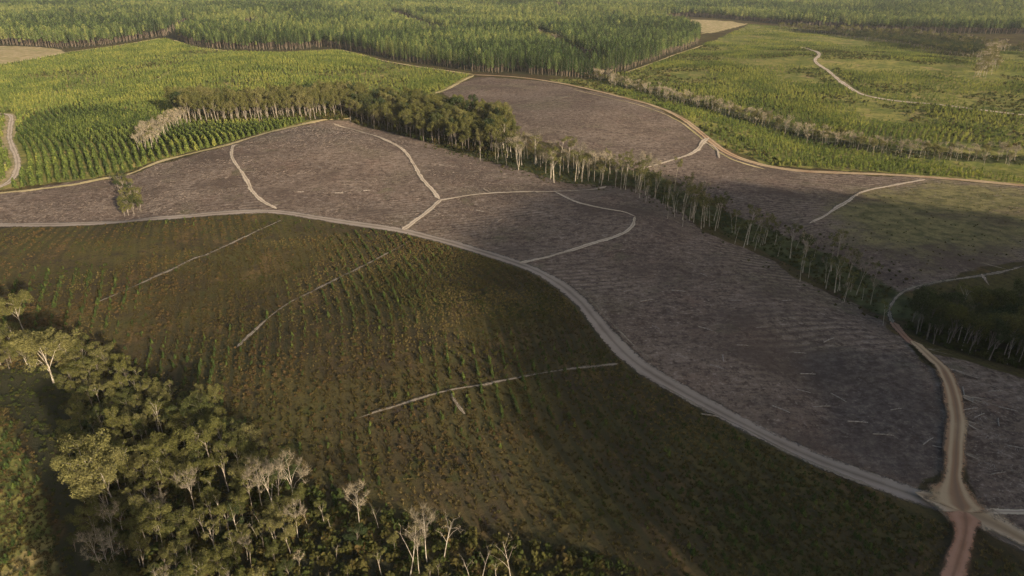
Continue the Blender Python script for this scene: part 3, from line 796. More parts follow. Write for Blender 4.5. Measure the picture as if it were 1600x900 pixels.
BUSHES = [proto_obj("shrub", *make_bush(70 + s), [M_SHRUB]) for s in range(5)]
TUFTS = [proto_obj("grass_tuft", *make_tuft(80 + s), [M_GRASS]) for s in range(3)]
STICKS = []; PALE_STICKS = []
for s in range(4):
    r_ = np.random.RandomState(90 + s); V, F = [], []
    for k in range(1 + s):
        a = r_.normal() * 0.25; c = r_.normal(size=2) * 0.25 * (k > 0); l = 0.3 + 0.3 * r_.rand()
        d = np.array([math.cos(a), math.sin(a)]) * l
        tube(V, F, [(c[0] - d[0], c[1] - d[1], 0.02 + .02 * k), (c[0] + d[0], c[1] + d[1], 0.05 + 0.06 * r_.rand())], [0.04, 0.022], 3)
    STICKS.append(proto_obj("stick", V, F, [M_SLASH]))
    PALE_STICKS.append(proto_obj("stick", V, F, [M_LOG]))

# ------------------------------------------------------------------ scattering
def stuff_scatter(name, protos, x, y, z, rot, sx, sz, idx, tint, label):
    n = len(x)
    me = bpy.data.meshes.new(name)
    me.vertices.add(n)
    me.vertices.foreach_set("co", np.column_stack([x, y, z]).astype(np.float32).ravel())
    a = me.attributes.new("rot", 'FLOAT_VECTOR', 'POINT'); a.data.foreach_set("vector", np.column_stack([np.zeros(n), np.zeros(n), rot]).astype(np.float32).ravel())
    a = me.attributes.new("scl", 'FLOAT_VECTOR', 'POINT'); a.data.foreach_set("vector", np.column_stack([sx, sx, sz]).astype(np.float32).ravel())
    a = me.attributes.new("idx", 'INT', 'POINT'); a.data.foreach_set("value", idx.astype(np.int32))
    a = me.attributes.new("tint", 'FLOAT', 'POINT'); a.data.foreach_set("value", tint.astype(np.float32))
    o = bpy.data.objects.new(name, me); COL.objects.link(o)
    ng = bpy.data.node_groups.new(name + "_scatter", 'GeometryNodeTree')
    ng.interface.new_socket("Geometry", in_out='INPUT', socket_type='NodeSocketGeometry')
    ng.interface.new_socket("Geometry", in_out='OUTPUT', socket_type='NodeSocketGeometry')
    gi = ng.nodes.new('NodeGroupInput'); go = ng.nodes.new('NodeGroupOutput')
    iop = ng.nodes.new('GeometryNodeInstanceOnPoints')
    join = ng.nodes.new('GeometryNodeJoinGeometry')
    for p in reversed(protos):
        oi = ng.nodes.new('GeometryNodeObjectInfo'); oi.inputs['Object'].default_value = p
        oi.inputs['As Instance'].default_value = True
        ng.links.new(oi.outputs['Geometry'], join.inputs[0])
    def named(nm, t):
        nd = ng.nodes.new('GeometryNodeInputNamedAttribute'); nd.data_type = t; nd.inputs[0].default_value = nm
        return nd.outputs[0]
    ng.links.new(gi.outputs[0], iop.inputs['Points'])
    ng.links.new(join.outputs[0], iop.inputs['Instance'])
    iop.inputs['Pick Instance'].default_value = True
    ng.links.new(named("idx", 'INT'), iop.inputs['Instance Index'])
    ng.links.new(named("rot", 'FLOAT_VECTOR'), iop.inputs['Rotation'])
    ng.links.new(named("scl", 'FLOAT_VECTOR'), iop.inputs['Scale'])
    ng.links.new(iop.outputs[0], go.inputs[0])
    md = o.modifiers.new("scatter", 'NODES'); md.node_group = ng
    tag(o, label, None, None, 'stuff')
    return o

def rows_in(poly, a, b_, angle, jit=0.25, bend=10.0, seed=0, wl=140.0):
    """planting grid in contour-following rows, clipped to an outline and to what the camera can see"""
    P = np.array(poly)
    ca, sa = math.cos(angle), math.sin(angle)
    Q = np.column_stack([P[:, 0] * ca + P[:, 1] * sa, -P[:, 0] * sa + P[:, 1] * ca])
    lo, hi = Q.min(0) - 20, Q.max(0) + 20
    gx, gy = np.meshgrid(np.arange(lo[0], hi[0], a), np.arange(lo[1], hi[1], b_))
    gx = gx.ravel(); gy = gy.ravel()
    r = np.random.RandomState(seed + 500)
    gx = gx + r.normal(size=len(gx)) * a * jit; gy = gy + r.normal(size=len(gy)) * b_ * jit * 0.4
    gy = gy + bend * 2 * (noise2(gx, gy, wl, seed + 3) - .5)
    x = gx * ca - gy * sa; y = gx * sa + gy * ca
    k = inside(x, y, P)
    x, y = x[k], y[k]
    k = in_view(x, y)
    return x[k], y[k]

# --- pine forest
x, y = rows_in(G['forest_a'], 6.4, 7.4, 1.15, 0.24, 14, 1, 300)
D = np.hypot(x, y)
keep = np.ones(len(x), bool)
for pl, w_ in BREAKS: keep &= seg_dist(x, y, pl) > w_
keep &= off_roads(x, y, 2.0)
keep &= rng.rand(len(x)) < np.where(D > 1500, 0.62, 0.95)
gap = noise2(x, y, 60, 31)
keep &= ~((gap > 0.88) & (rng.rand(len(x)) < .6))
x, y, D = x[keep], y[keep], D[keep]
z = zf(x, y)
edge = seg_dist(x, y, G['forest_a'], True)
hgt = (22.0 + 7.0 * (noise2(x, y, 120, 32) - .5) + 9.0 * (rng.rand(len(x)) - .5)) * np.where((edge < 9) & (rng.rand(len(x)) < .25), 0.8, 1.0)
tint = np.clip(0.14 + 0.75 * (noise2(x, y, 210, 33) - 0.35) + 0.5 * (noise2(x, y, 70, 34) - 0.5) + 0.16 * rng.normal(size=len(x)) + 0.2 * sstep(900, 2200, D), 0.02, 1.0)
tint = np.where((x > -20) & (D < 1500) & (x < 420), tint * 0.75, tint)
wide = np.where(D > 1500, 1.25, 1.0) * (0.9 + 0.3 * rng.rand(len(x)))
pick = np.argsort(D + 6.0 * edge)[:300]
mask = np.zeros(len(x), bool); mask[pick] = True
print("pines", len(x))

def copy_tree(kind, parts, loc, rz, sc, tint_, label, group, lean=(0, 0), sxy=1.0):
    e = bpy.data.objects.new(kind, None)
    e.empty_display_size = 1.0
    e.location = loc; e.rotation_euler = (lean[0], lean[1], rz); e.scale = (sc * sxy, sc * sxy, sc)
    COL.objects.link(e)
    tag(e, label, "tree", group)
    for p, nm in zip(parts, ("trunk", "crown")):
        c = p.copy(); c.name = nm
        COL.objects.link(c); c.parent = e
        c["tint"] = float(tint_)
    return e

for i in pick:
    u, _ = project(x[i], y[i], z[i])
    if u < 620: lab, gr = "tall plantation pine at the left front of the pine forest above the straw road", "pines along the left forest front"
    elif u < 930: lab, gr = "tall plantation pine in the front rows directly above the upper felled field", "pines along the middle forest front"
    elif u < 1110: lab, gr = "tall lit plantation pine on the right flank of the forest beside the straw track", "pines along the right forest flank"
    else: lab, gr = "tall plantation pine in the forest behind the far green field", "pines behind the far green field"
    s = hgt[i] / 24.0
    d_ = ("short" if hgt[i] < 20.5 else ("tall" if hgt[i] > 24.5 else "middling")) + (" dark" if tint[i] < .3 else (" bright" if tint[i] > .6 else ""))
    lab = lab.replace("tall lit", "tall").replace("tall plantation", d_ + " plantation"); gr = d_ + " " + gr
    copy_tree("pine_tree", PINES[rng.randint(4)], (x[i], y[i], z[i]), rng.rand() * 6.28, s, tint[i], lab, gr, (0, 0), float(wide[i]))
k = ~mask
stuff_scatter("pine_forest", PINES_LOW, x[k], y[k], z[k], rng.rand(k.sum()) * 6.28, hgt[k] / 24 * wide[k], hgt[k] / 24, rng.randint(0, 4, k.sum()), tint[k], "far pine plantation reading as one dark green mass of crowns")

# --- unseen narrow pines added along the hill crest to feather its shade over the fields
n = 9000
hs = SHADE_HILL_S + rng.normal(size=n) * 30; hu = 20 + 580 * rng.rand(n)
k = rng.rand(n) < 0.12 + 0.88 * sstep(20, 230, hu); hs, hu = hs[k], hu[k]; n = len(hs)
x = L2[0] * hs + R2[0] * hu; y = L2[1] * hs + R2[1] * hu
hh_ = 5 + 25 * rng.rand(n) ** 1.4
stuff_scatter("hill_shade_pines", PINES_LOW, x, y, zf(x, y), rng.rand(n) * 6.28, 0.22 + hh_ / 24 * 0.35, hh_ / 24, rng.randint(0, 4, n), .3 + .3 * rng.rand(n), "unseen narrow pines added on the hill behind the viewpoint to soften its shade")

# --- young pines of the green fields and of the near meadow
yp = []   # x, y, height, tint, width
def add_young(x, y, h, t, w=1.0):
    yp.append(np.column_stack([x, y, h, t, np.full(len(x), w) if np.isscalar(w) else w]))
dense_px = unproj([(25, 205), (60, 178), (130, 165), (230, 180), (300, 200), (420, 196), (530, 186), (500, 190), (360, 223), (220, 262), (165, 277), (20, 296), (30, 250)])
x, y = rows_in(dense_px, 2.1, 4.5, 2.22, 0.26, 11, 41, 150)
k = off_roads(x, y, 1.5) & (signed(x, y, BAND) < -3); x, y = x[k], y[k]
n_ = noise2(x, y, 45, 42)
add_young(x, y, 3.0 + 1.6 * n_ + 1.4 * rng.rand(len(x)), np.clip(0.10 + 0.6 * n_ + .16 * rng.normal(size=len(x)), 0, 1), 1.05)
x, y = rows_in(G['young_a'], 3.0, 4.6, 1.1, 0.3, 22, 43, 170)
k = off_roads(x, y, 1.5) & (signed(x, y, BAND) < -3) & (signed(x, y, dense_px) < -2)
x, y = x[k], y[k]
n_ = noise2(x, y, 80, 44); m_ = noise2(x, y, 28, 45)
k = rng.rand(len(x)) < np.clip(-0.25 + 1.6 * n_ + 0.35 * sstep(-120, -300, x), 0.06, 1.0); x, y, n_, m_ = x[k], y[k], n_[k], m_[k]
lft = sstep(-60, -260, x)
add_young(x, y, 1.7 + 1.8 * n_ + 1.2 * lft + 0.7 * rng.rand(len(x)), np.clip(0.35 + 0.5 * m_ + .12 * rng.normal(size=len(x)), 0, 1), 1.1)
x, y = rows_in(G['young_b'], 2.8, 4.4, 0.75, 0.34, 24, 46, 170)
k = off_roads(x, y, 1.5)
for pl, w_ in zip(GULLYG[1:], (9, 22)): k &= seg_dist(x, y, pl) > w_
x, y = x[k], y[k]
n_ = noise2(x, y, 70, 47); m_ = noise2(x, y, 30, 48)
k = rng.rand(len(x)) < np.clip(-0.5 + 2.0 * n_ + 0.25 * sstep(430, 330, y), 0.03, 1.0); x, y, n_, m_ = x[k], y[k], n_[k], m_[k]
add_young(x, y, 1.3 + 1.9 * n_ + 0.7 * rng.rand(len(x)), np.clip(0.25 + 0.65 * m_ + .12 * rng.normal(size=len(x)), 0, 1), 1.15)
MEADOW = unproj([(-80, 356), (120, 353), (280, 342), (430, 335), (500, 345), (620, 362), (720, 389), (830, 425), (900, 476), (950, 535), (1015, 590), (1150, 665), (1300, 738), (1440, 788), (1498, 808), (1485, 960), (-150, 1000), (-150, 600)])
MEADOW2 = unproj([(1512, 830), (1560, 838), (1700, 912), (1700, 960), (1505, 960)])
n_saplings = []
for poly, ang, sd_ in ((MEADOW, 1.95, 51), (MEADOW2, 1.9, 52)):
    P_ = np.array(poly); lo_, hi_ = np.maximum(P_.min(0), (-700, 60)), np.minimum(P_.max(0), (700, 900))
    n = int((hi_[0] - lo_[0]) * (hi_[1] - lo_[1]) * 0.13)
    x = lo_[0] + (hi_[0] - lo_[0]) * rng.rand(n); y = lo_[1] + (hi_[1] - lo_[1]) * rng.rand(n)
    U_, V_ = row_coords(x, y, np.zeros(n))
    dU = np.round(U_ / 4.28) * 4.28 - U_ + rng.normal(size=n) * 0.18
    x = x + dU * 0.93; y = y + dU * 0.36
    k = inside(x, y, P_) & in_view(x, y, 100); x, y = x[k], y[k]
    k = off_roads(x, y, 1.0) & (signed(x, y, GROVE) < 0) & (signed(x, y, SHADE_STRIP) < -1); x, y = x[k], y[k]
    n_ = noise2(x, y, 60, 53)
    k = rng.rand(len(x)) < np.clip(-0.62 + 1.95 * n_, 0.04, 0.92); x, y, n_ = x[k], y[k], n_[k]
    add_young(x, y, 0.55 + 0.8 * n_ + 0.9 * rng.rand(len(x)) ** 3, np.clip(0.02 + 0.2 * rng.normal(size=len(x)), 0, 1), 1.1)
yp = np.vstack(yp)
yz = zf(yp[:, 0], yp[:, 1])
D = np.hypot(yp[:, 0], yp[:, 1])
u, v_ = project(yp[:, 0], yp[:, 1], yz)
score = yp[:, 2] / np.hypot(D, CAM_H) * ((u > 0) & (u < 1600) & (v_ > 0) & (v_ < 900))
pick = np.argsort(-score)[:300]
mask = np.zeros(len(yp), bool); mask[pick] = True
for i in pick:
    o = YOUNGS[rng.randint(4)].copy(); o.name = "young_pine"
    COL.objects.link(o)
    o.location = (yp[i, 0], yp[i, 1], yz[i]); o.rotation_euler = (0, 0, rng.rand() * 6.28)
    o.scale = (yp[i, 2] * yp[i, 4], yp[i, 2] * yp[i, 4], yp[i, 2]); o["tint"] = float(yp[i, 3])
    d_ = ("bright" if yp[i, 3] > .4 else ("mid green" if yp[i, 3] > .15 else "dark green")) + (" small" if yp[i, 2] < 2 else "")
    if D[i] > 240: w_ = "in the dense rows beside the sandy bend" if u[i] < 120 else ("in the dense rows left of the pale clump" if u[i] < 225 else "in the dense rows below the tall band")
    elif u[i] < 130: w_ = "in the sunlit patch left of the dark strip"
    elif v_[i] > 700: w_ = "in the scrub at the bottom left of the meadow" if u[i] < 700 else ("in the scrub at the bottom middle of the meadow" if u[i] < 1100 else "in the scrub near the road junction")
    elif u[i] < 620: w_ = "in the scrub of the left half of the meadow"
    else: w_ = "in the meadow rows left of the curving gravel road"
    tag(o, d_ + " young pine " + w_, "young pine", d_ + " young pines " + w_)
k = ~mask
q = yp[k]
print("young", len(yp))
stuff_scatter("young_plantation", YOUNGS, q[:, 0], q[:, 1], yz[k], rng.rand(len(q)) * 6.28, q[:, 2] * q[:, 4], q[:, 2], rng.randint(0, 4, len(q)), q[:, 3], "countless small green pines in rows over the regrowing fields")

# --- low scrub and tussocks
def uniform_in(poly, dens, seed):
    P = np.array(poly); lo, hi = P.min(0), P.max(0)
    lo = np.maximum(lo, (-700, 60)); hi = np.minimum(hi, (900, 1300))
    n = int((hi[0] - lo[0]) * (hi[1] - lo[1]) * dens)
    r = np.random.RandomState(seed)
    x = lo[0] + (hi[0] - lo[0]) * r.rand(n); y = lo[1] + (hi[1] - lo[1]) * r.rand(n)
    k = inside(x, y, P); x, y = x[k], y[k]
    k = in_view(x, y, 100); return x[k], y[k]

def rowgap(x, y):
    U_, V_ = row_coords(x, y, np.zeros(len(x)))
    m = sstep(0.40, 0.62, noise2(x, y, 95, 91))
    return 1 - m * 0.8 * (0.5 - 0.5 * np.cos(U_ * 2 * math.pi / 4.28))
sh = []
for poly, dn, sd_ in ((MEADOW, 0.75, 61), (MEADOW2, 0.75, 62)):
    x, y = uniform_in(poly, dn, sd_)
    k = off_roads(x, y, 0.8); x, y = x[k], y[k]
    n_ = noise2(x, y, 38, 63); m_ = noise2(x, y, 16, 64)
    k = rng.rand(len(x)) < np.clip(-0.1 + 1.1 * m_, 0, 1) * rowgap(x, y); k &= signed(x, y, SHADE_STRIP) < 0
    x, y, n_ = x[k], y[k], n_[k]
    s_ = 0.32 + 0.75 * rng.rand(len(x)) ** 2.5 + 0.25 * n_
    sh.append(np.column_stack([x, y, s_, np.clip(1.35 * n_ - 0.12 + .22 * rng.normal(size=len(x)), 0, 1)]))
x, y = uniform_in(SHADE_STRIP, 0.5, 76)
sh.append(np.column_stack([x, y, 0.4 + 0.9 * rng.rand(len(x)) ** 2, np.clip(0.10 + .16 * rng.normal(size=len(x)), 0, 1)]))  # low scrub, tinted dark to carry on the strip's painted shade
x, y = uniform_in(DARKWOOD, 0.16, 78)
sh.append(np.column_stack([x, y, 1.5 + 2.5 * rng.rand(len(x)), np.clip(0.10 + .15 * rng.normal(size=len(x)), 0, 1)]))
# taller green scrub along the lower grove and its skirts
skirt = unproj([(150, 600), (330, 640), (420, 740), (560, 790), (760, 840), (1000, 880), (1000, 960), (130, 960), (120, 790), (90, 700)])
x, y = uniform_in(skirt, 0.34, 65)
k = signed(x, y, SHADE_STRIP) < -0.5; x, y = x[k], y[k]
s_ = 1.0 + 1.9 * rng.rand(len(x)) ** 1.5
sh.append(np.column_stack([x, y, s_, np.clip(0.28 + .25 * rng.normal(size=len(x)), 0, 1)]))
x, y = uniform_in(BAND, 0.10, 77)
sh.append(np.column_stack([x, y, 2.0 + 3.0 * rng.rand(len(x)), np.clip(0.3 + .2 * rng.normal(size=len(x)), 0, 1)]))
for pl, w_, dn, s0 in ((GULLYG[0], 21, .12, 1.1), (GULLYG[1], 9, .08, 1.3), (GULLYG[2], 28, .03, 2.2)):
    pl = np.array(pl)
    dd = np.r_[0, np.cumsum(np.hypot(*np.diff(pl, axis=0).T))]
    n = int(dd[-1] * w_ * 2 * dn)
    s = rng.rand(n) * dd[-1]
    x = np.interp(s, dd, pl[:, 0]) + rng.normal(size=n) * w_ * .5; y = np.interp(s, dd, pl[:, 1]) + rng.normal(size=n) * w_ * .5
    k = off_roads(x, y, 1.0); x, y = x[k], y[k]
    sh.append(np.column_stack([x, y, s0 * (0.6 + 0.9 * rng.rand(len(x))), np.clip(0.28 + .2 * rng.normal(size=len(x)), 0, 1)]))
x, y = uniform_in(G['young_b'], 0.035, 81)
k = off_roads(x, y, 1.0) & (noise2(x, y, 55, 82) > 0.5); x, y = x[k], y[k]
sh.append(np.column_stack([x, y, 1.2 + 2.2 * rng.rand(len(x)) ** 2, np.clip(0.2 + .25 * rng.normal(size=len(x)), 0, 1)]))
x, y = uniform_in(G['young_a'], 0.03, 83)
k = off_roads(x, y, 1.0) & (noise2(x, y, 45, 84) > 0.55); x, y = x[k], y[k]
sh.append(np.column_stack([x, y, 1.2 + 2.0 * rng.rand(len(x)) ** 2, np.clip(0.25 + .25 * rng.normal(size=len(x)), 0, 1)]))
# green regrowth dotting the right felled slope
x, y = uniform_in(unproj([(1330, 300), (1450, 285), (1700, 300), (1700, 390), (1450, 430), (1330, 400), (1280, 360)]), 0.02, 66)
sh.append(np.column_stack([x, y, 0.4 + 0.5 * rng.rand(len(x)), np.clip(0.55 + .2 * rng.normal(size=len(x)), 0, 1)]))
sh = np.vstack(sh)
shz = zf(sh[:, 0], sh[:, 1])
D = np.hypot(sh[:, 0], sh[:, 1])
u, v_ = project(sh[:, 0], sh[:, 1], shz)
score = sh[:, 2] / np.hypot(D, CAM_H) * ((u > 0) & (u < 1600) & (v_ > 0) & (v_ < 900))
pick = np.argsort(-score)[:300]
mask = np.zeros(len(sh), bool); mask[pick] = True
for i in pick:
    o = BUSHES[rng.randint(5)].copy(); o.name = "shrub"
    COL.objects.link(o)
    o.location = (sh[i, 0], sh[i, 1], shz[i]); o.rotation_euler = (0, 0, rng.rand() * 6.28)
    s = sh[i, 2]; o.scale = (s, s, s * 1.1); o["tint"] = float(sh[i, 3])
    d_ = ("dark green" if sh[i, 3] < .2 else ("green" if sh[i, 3] < .45 else "brownish")) + (" rounded" if s < 2.3 else " tall")
    if u[i] > 700: w_ = "near the pale twin stemmed dead tree at the bottom edge"
    elif u[i] > 520: w_ = "among the dead trees at the bottom of the meadow"
    elif u[i] > 380: w_ = "below the bare trees at the grove corner"
    elif v_[i] < 700: w_ = "in the upper part of the lower left grove"
    elif u[i] > 240: w_ = "under the right half of the lower left grove"
    else: w_ = "under the left half of the lower left grove"
    tag(o, d_ + " shrub " + w_, "shrub", d_ + " shrubs " + w_)
k = ~mask; q = sh[k]
print("shrubs", len(sh))
stuff_scatter("undergrowth", BUSHES, q[:, 0], q[:, 1], shz[k], rng.rand(len(q)) * 6.28, q[:, 2], q[:, 2] * (0.75 + .3 * rng.rand(len(q))), rng.randint(0, 5, len(q)), q[:, 3], "low olive and brown scrub covering the meadow and gullies")
gx = []
for poly, dn, sd_ in ((MEADOW, 0.8, 67), (MEADOW2, 0.8, 68)):
    x, y = uniform_in(poly, dn, sd_)
    k = off_roads(x, y, 0.3) & (np.hypot(x, y) < 330) & (signed(x, y, SHADE_STRIP) < 0) & (rng.rand(len(x)) < rowgap(x, y)); x, y = x[k], y[k]
    gx.append(np.column_stack([x, y]))
gx = np.vstack(gx)
n_ = noise2(gx[:, 0], gx[:, 1], 26, 69)
print("grass", len(gx))
stuff_scatter("grass", TUFTS, gx[:, 0], gx[:, 1], zf(gx[:, 0], gx[:, 1]), rng.rand(len(gx)) * 6.28, 0.7 + .5 * rng.rand(len(gx)), 0.35 + 0.4 * rng.rand(len(gx)), rng.randint(0, 3, len(gx)),
              np.clip(1.2 * n_ - .1 + .2 * rng.normal(size=len(gx)), 0, 1), "brown and ochre grass tussocks over the meadow")
# --- slash left on the felled fields
sl = []
for key, dn, sd_ in (('felled_a', 0.40, 71), ('felled_b', 0.20, 72), ('felled_c', 0.5, 73)):
    x, y = uniform_in(G[key], dn, sd_)
    k = off_roads(x, y, 0.3) & (np.hypot(x, y) < 620)
    sl.append(np.column_stack([x[k], y[k]]))
sl = np.vstack(sl)
U_, V_ = row_coords(sl[:, 0], sl[:, 1], np.ones(len(sl)))
m_ = noise2(U_, V_ / 7.0, 6.0, 74) * 0.6 + noise2(sl[:, 0], sl[:, 1], 34, 75) * 0.4
sl = sl[rng.rand(len(sl)) < np.clip(3.0 * (m_ - 0.30), 0.08, 1)]
print("slash", len(sl))
sz = 0.4 + 0.6 * rng.rand(len(sl)) + 1.0 * rng.rand(len(sl)) ** 20
stuff_scatter("slash", STICKS, sl[:, 0], sl[:, 1], zf(sl[:, 0], sl[:, 1]), 0.22 + rng.normal(size=len(sl)) * 0.45, sz, sz, rng.randint(0, 4, len(sl)), rng.rand(len(sl)), "broken branches and sticks littering the felled fields")

x, y = uniform_in(unproj([(1498, 590), (1560, 600), (1600, 640), (1600, 735), (1530, 740), (1502, 700)]), 0.5, 79)
k = noise2(x, y, 9, 80) > 0.55; x, y = x[k], y[k]
pz = 0.5 + 0.9 * rng.rand(len(x))
stuff_scatter("pale_slash", PALE_STICKS, x, y, zf(x, y), 0.1 + rng.normal(size=len(x)) * 0.6, pz, pz, rng.randint(0, 4, len(x)), rng.rand(len(x)), "pale splintered branches heaped beside the clay track")

# --- fallen logs one can pick out
log_px = [(1295, 532), (1250, 552), (1310, 622), (1102, 514), (1025, 512), (1130, 560), (1160, 540), (1190, 512), (1120, 574), (1262, 585), (1256, 612), (1284, 636), (1220, 640), (1110, 650), (1230, 470), (1010, 470), (980, 455),
          (690, 258), (530, 302), (573, 298), (500, 262), (470, 300), (750, 330), (780, 345), (905, 350), (1100, 430), (1060, 455), (1150, 470), (1505, 612), (1520, 625), (1530, 650), (1515, 640), (1560, 660), (1575, 640), (1555, 612), (1590, 700), (1560, 740), (1470, 700), (1450, 690), (1380, 680), (1400, 640), (1340, 660)]
rot_l = []
(vl, fl) = ([], [])
tube(vl, fl, [(-2.2, 0, .16), (0, .06, .17), (2.2, -.05, .14)], [.16, .14, .09], 6)
tube(vl, fl, [(0.9, 0.02, .2), (1.6, .5, .42)], [.05, .03], 4)
LOG = proto_obj("fallen_log", vl, fl, [M_LOG])
for (u_, vv_), g in zip(log_px, unproj(log_px)):
    o = LOG.copy(); o.name = "fallen_log"; COL.objects.link(o)
    o.location = (g[0], g[1], float(zf(*g)) + 0.05); o.rotation_euler = (0, 0, 0.15 + rng.normal() * .45)
    s = 0.7 + 0.6 * rng.rand(); o.scale = (s, s, s)
    if u_ > 1490: lab, gr = "pale broken log lying in the slash right of the tan clay track", "logs right of the clay track"
    elif vv_ > 420: lab, gr = "pale fallen log on the dark felled field right of the gravel road", "logs on the dark felled field"
    else: lab, gr = "pale fallen log on the brown felled field above the gravel road", "logs on the upper felled field"
    tag(o, lab, "log", gr)

# ------------------------------------------------------------------ broad-leaved trees
trees = []   # dict list
def look(v, t, h):
    size = "short" if h < 9 else ("tall" if h > 16 else "medium")
    if v.startswith("bare"): form = "bare twiggy"
    elif v.startswith("dead"): form = "dead branching"
    elif v.startswith("tallfull"): form = "full crowned"
    elif v.startswith("tall"): form = "slim high crowned"
    elif v.startswith("spread"): form = "spreading"
    elif v.startswith("bush"): form = "bushy wide"
    else: form = "dense leafy"
    hue = "pale" if t > .75 else ("olive" if t > .4 else "dark green")
    return size + " " + hue + " " + form

def plant(px, py, hpx_m, variant, tint_, label, group, kind="gum_tree", ground=None):
    g = ground if ground is not None else unproj([(px, py)])[0]
    if group is not None:
        d_ = look(variant, tint_, hpx_m); label = d_ + " tree " + label; group = group + ", " + d_
    trees.append(dict(x=g[0], y=g[1], h=hpx_m, v=variant, t=tint_, label=label, group=group, kind=kind))

# single trees of the lower grove that stand out
solo = [
 (85, 600, 25, "spread2", .8, "large spreading olive gum at the upper left end of the grove"),
 (38, 520, 20, "spread1", .6, "olive gum behind the large spreading gum at the left edge"),
 (112, 585, 17, "spread0", .68, "rounded olive gum just right of the large left edge gum"),
 (150, 805, 25, "spread0", .86, "tall pale olive gum with a broad sunlit crown beside the dark shadow strip"),
 (185, 800, 22, "spread1", .72, "broad gum with pale forking limbs right of the tall sunlit gum"),
 (305, 800, 14, "bare1", .6, "tall gum with a bright curved pale trunk in the lower grove"),
 (330, 725, 17, "spread1", .55, "brownish upright gum standing apart at the right side of the grove"),
 (250, 680, 15, "tall1", .45, "gum with white forked limbs near the top of the grove"),
 (375, 735, 14, "spread1", .34, "bright green leaning gum at the right side of the grove"),
 (270, 745, 13, "spread0", .62, "bushy brown green gum in the middle of the grove"),
 (410, 792, 14, "bare0", .62, "grey twiggy bare tree at the lower right corner of the grove"),
 (428, 800, 16, "bare1", .58, "tall grey bare tree behind the twiggy one at the grove corner"),
 (460, 796, 16, "bare0", .5, "thin bare tree leaning right at the grove corner"),
 (508, 822, 9, "tall0", .5, "small gum with a tufted crown on a pale stem below the meadow"),
 (561, 822, 12, "bare0", .7, "lone pale tree with a wide fan of bare twigs at the meadow edge"),
 (592, 825, 9, "dead1", .6, "thin bent grey dead tree right of the lone fan shaped tree"),
 (640, 900, 14, "dead0", .7, "pale dead tree with crooked limbs at the bottom of the meadow"),
 (668, 880, 15, "bare1", .62, "tall grey dead tree with upright branches at the bottom of the meadow"),
 (692, 875, 14, "dead0", .66, "dead tree with a fallen looking slanting limb at the bottom of the meadow"),
 (655, 895, 12, "bare1", .55, "brownish bare tree between the dead trees at the bottom"),
 (596, 900, 8, "tall1", .62, "small yellow green gum at the bottom left of the dead trees"),
 (735, 905, 10, "dead1", .4, "thin straight dead stem right of the dead tree group"),
 (752, 908, 10, "dead1", .5, "short snapped dead stem near the bottom edge"),
 (800, 912, 12, "dead0", .75, "pale twin stemmed dead tree at the bottom edge"),
 (118, 862, 5, "dense1", .38, "small round green tree on a short stem inside the shadow strip"),
 (178, 905, 12, "bare0", .8, "pale bare tree with fine twigs low in the grove"),
 (160, 890, 12, "bare1", .75, "pale bare tree left of the fine twigged one low in the grove"),
]
for px_, py_, h_, va, ti, lab in solo: plant(px_, py_, h_ * (0.86 if h_ > 13 and not va.startswith(('bare', 'dead')) else 1.0), va, ti, lab, None)
GRL = "in the crowded lower left grove"
gx, gy = uniform_in(GROVE, 0.16, 101)
u, v_ = project(gx, gy, zf(gx, gy))
n_ = noise2(gx, gy, 18, 102)
cnt = 0
order = rng.permutation(len(gx))
taken = [(t['x'], t['y']) for t in trees]
for i in order:
    if min((gx[i] - a) ** 2 + (gy[i] - b) ** 2 for a, b in taken) < 4.6: continue
    if signed(gx[i:i+1], gy[i:i+1], SHADE_STRIP)[0] > -1.0 or u[i] < 0: continue
    if u[i] > 480 and rng.rand() < .8: continue
    taken.append((gx[i], gy[i]))
    low = v_[i] > 780
    h_ = (5 + 6.5 * rng.rand()) * (0.6 if u[i] > 480 else 1.0)
    va = rng.choice(["tall1", "tall0", "bush1", "tall1", "tallfull0", "tallfull1", "tall2", "bare1", "dead1", "spread1"] if low else ["bush1", "spread1", "tallfull0", "tall1", "bush0", "tallfull1", "tall0"])
    plant(0, 0, h_, va, float(np.clip(0.6 + .22 * rng.normal(), .08, 1)), GRL if u[i] < 480 else "below the meadow", "trees of the lower left grove" if u[i] < 480 else "small trees below the meadow", ground=(gx[i], gy[i]))
    cnt += 1
# the grove runs on below the frame: these throw the dark strip at its left edge
for s_ in range(0, 112, 4):
    g = L2 * s_ + R2 * (-5.0 + 4.0 * rng.rand() - 2.0)
    plant(0, 0, 23 + 6 * rng.rand(), rng.choice(["dense0", "bush1", "dense1"]), .5, "of the grove below the frame", "grove trees below the frame", ground=(g[0], g[1]))
print("grove", cnt)

def fill(poly, dens, mind, hf, variants, tf, label, group, seed, kind="gum_tree"):
    P = np.array(poly); lo, hi = P.min(0), P.max(0)
    r = np.random.RandomState(seed)
    n = int((hi[0] - lo[0]) * (hi[1] - lo[1]) * dens * 3)
    x = lo[0] + (hi[0] - lo[0]) * r.rand(n); y = lo[1] + (hi[1] - lo[1]) * r.rand(n)
    k = inside(x, y, P) & off_roads(x, y, 1.0); x, y = x[k], y[k]
    k = in_view(x, y, 60); x, y = x[k], y[k]
    got = []
    for i in range(len(x)):
        if got and np.min((np.array(got)[:, 0] - x[i]) ** 2 + (np.array(got)[:, 1] - y[i]) ** 2) < mind * mind: continue
        got.append((x[i], y[i]))
        u_, v__ = project(x[i], y[i], 0)
        lab, gr = (label, group) if isinstance(label, str) else label(u_)
        plant(0, 0, hf(r, u_), r.choice(variants), float(np.clip(tf(r, u_), .02, 1)), lab, gr, kind, (x[i], y[i]))
    return len(got)
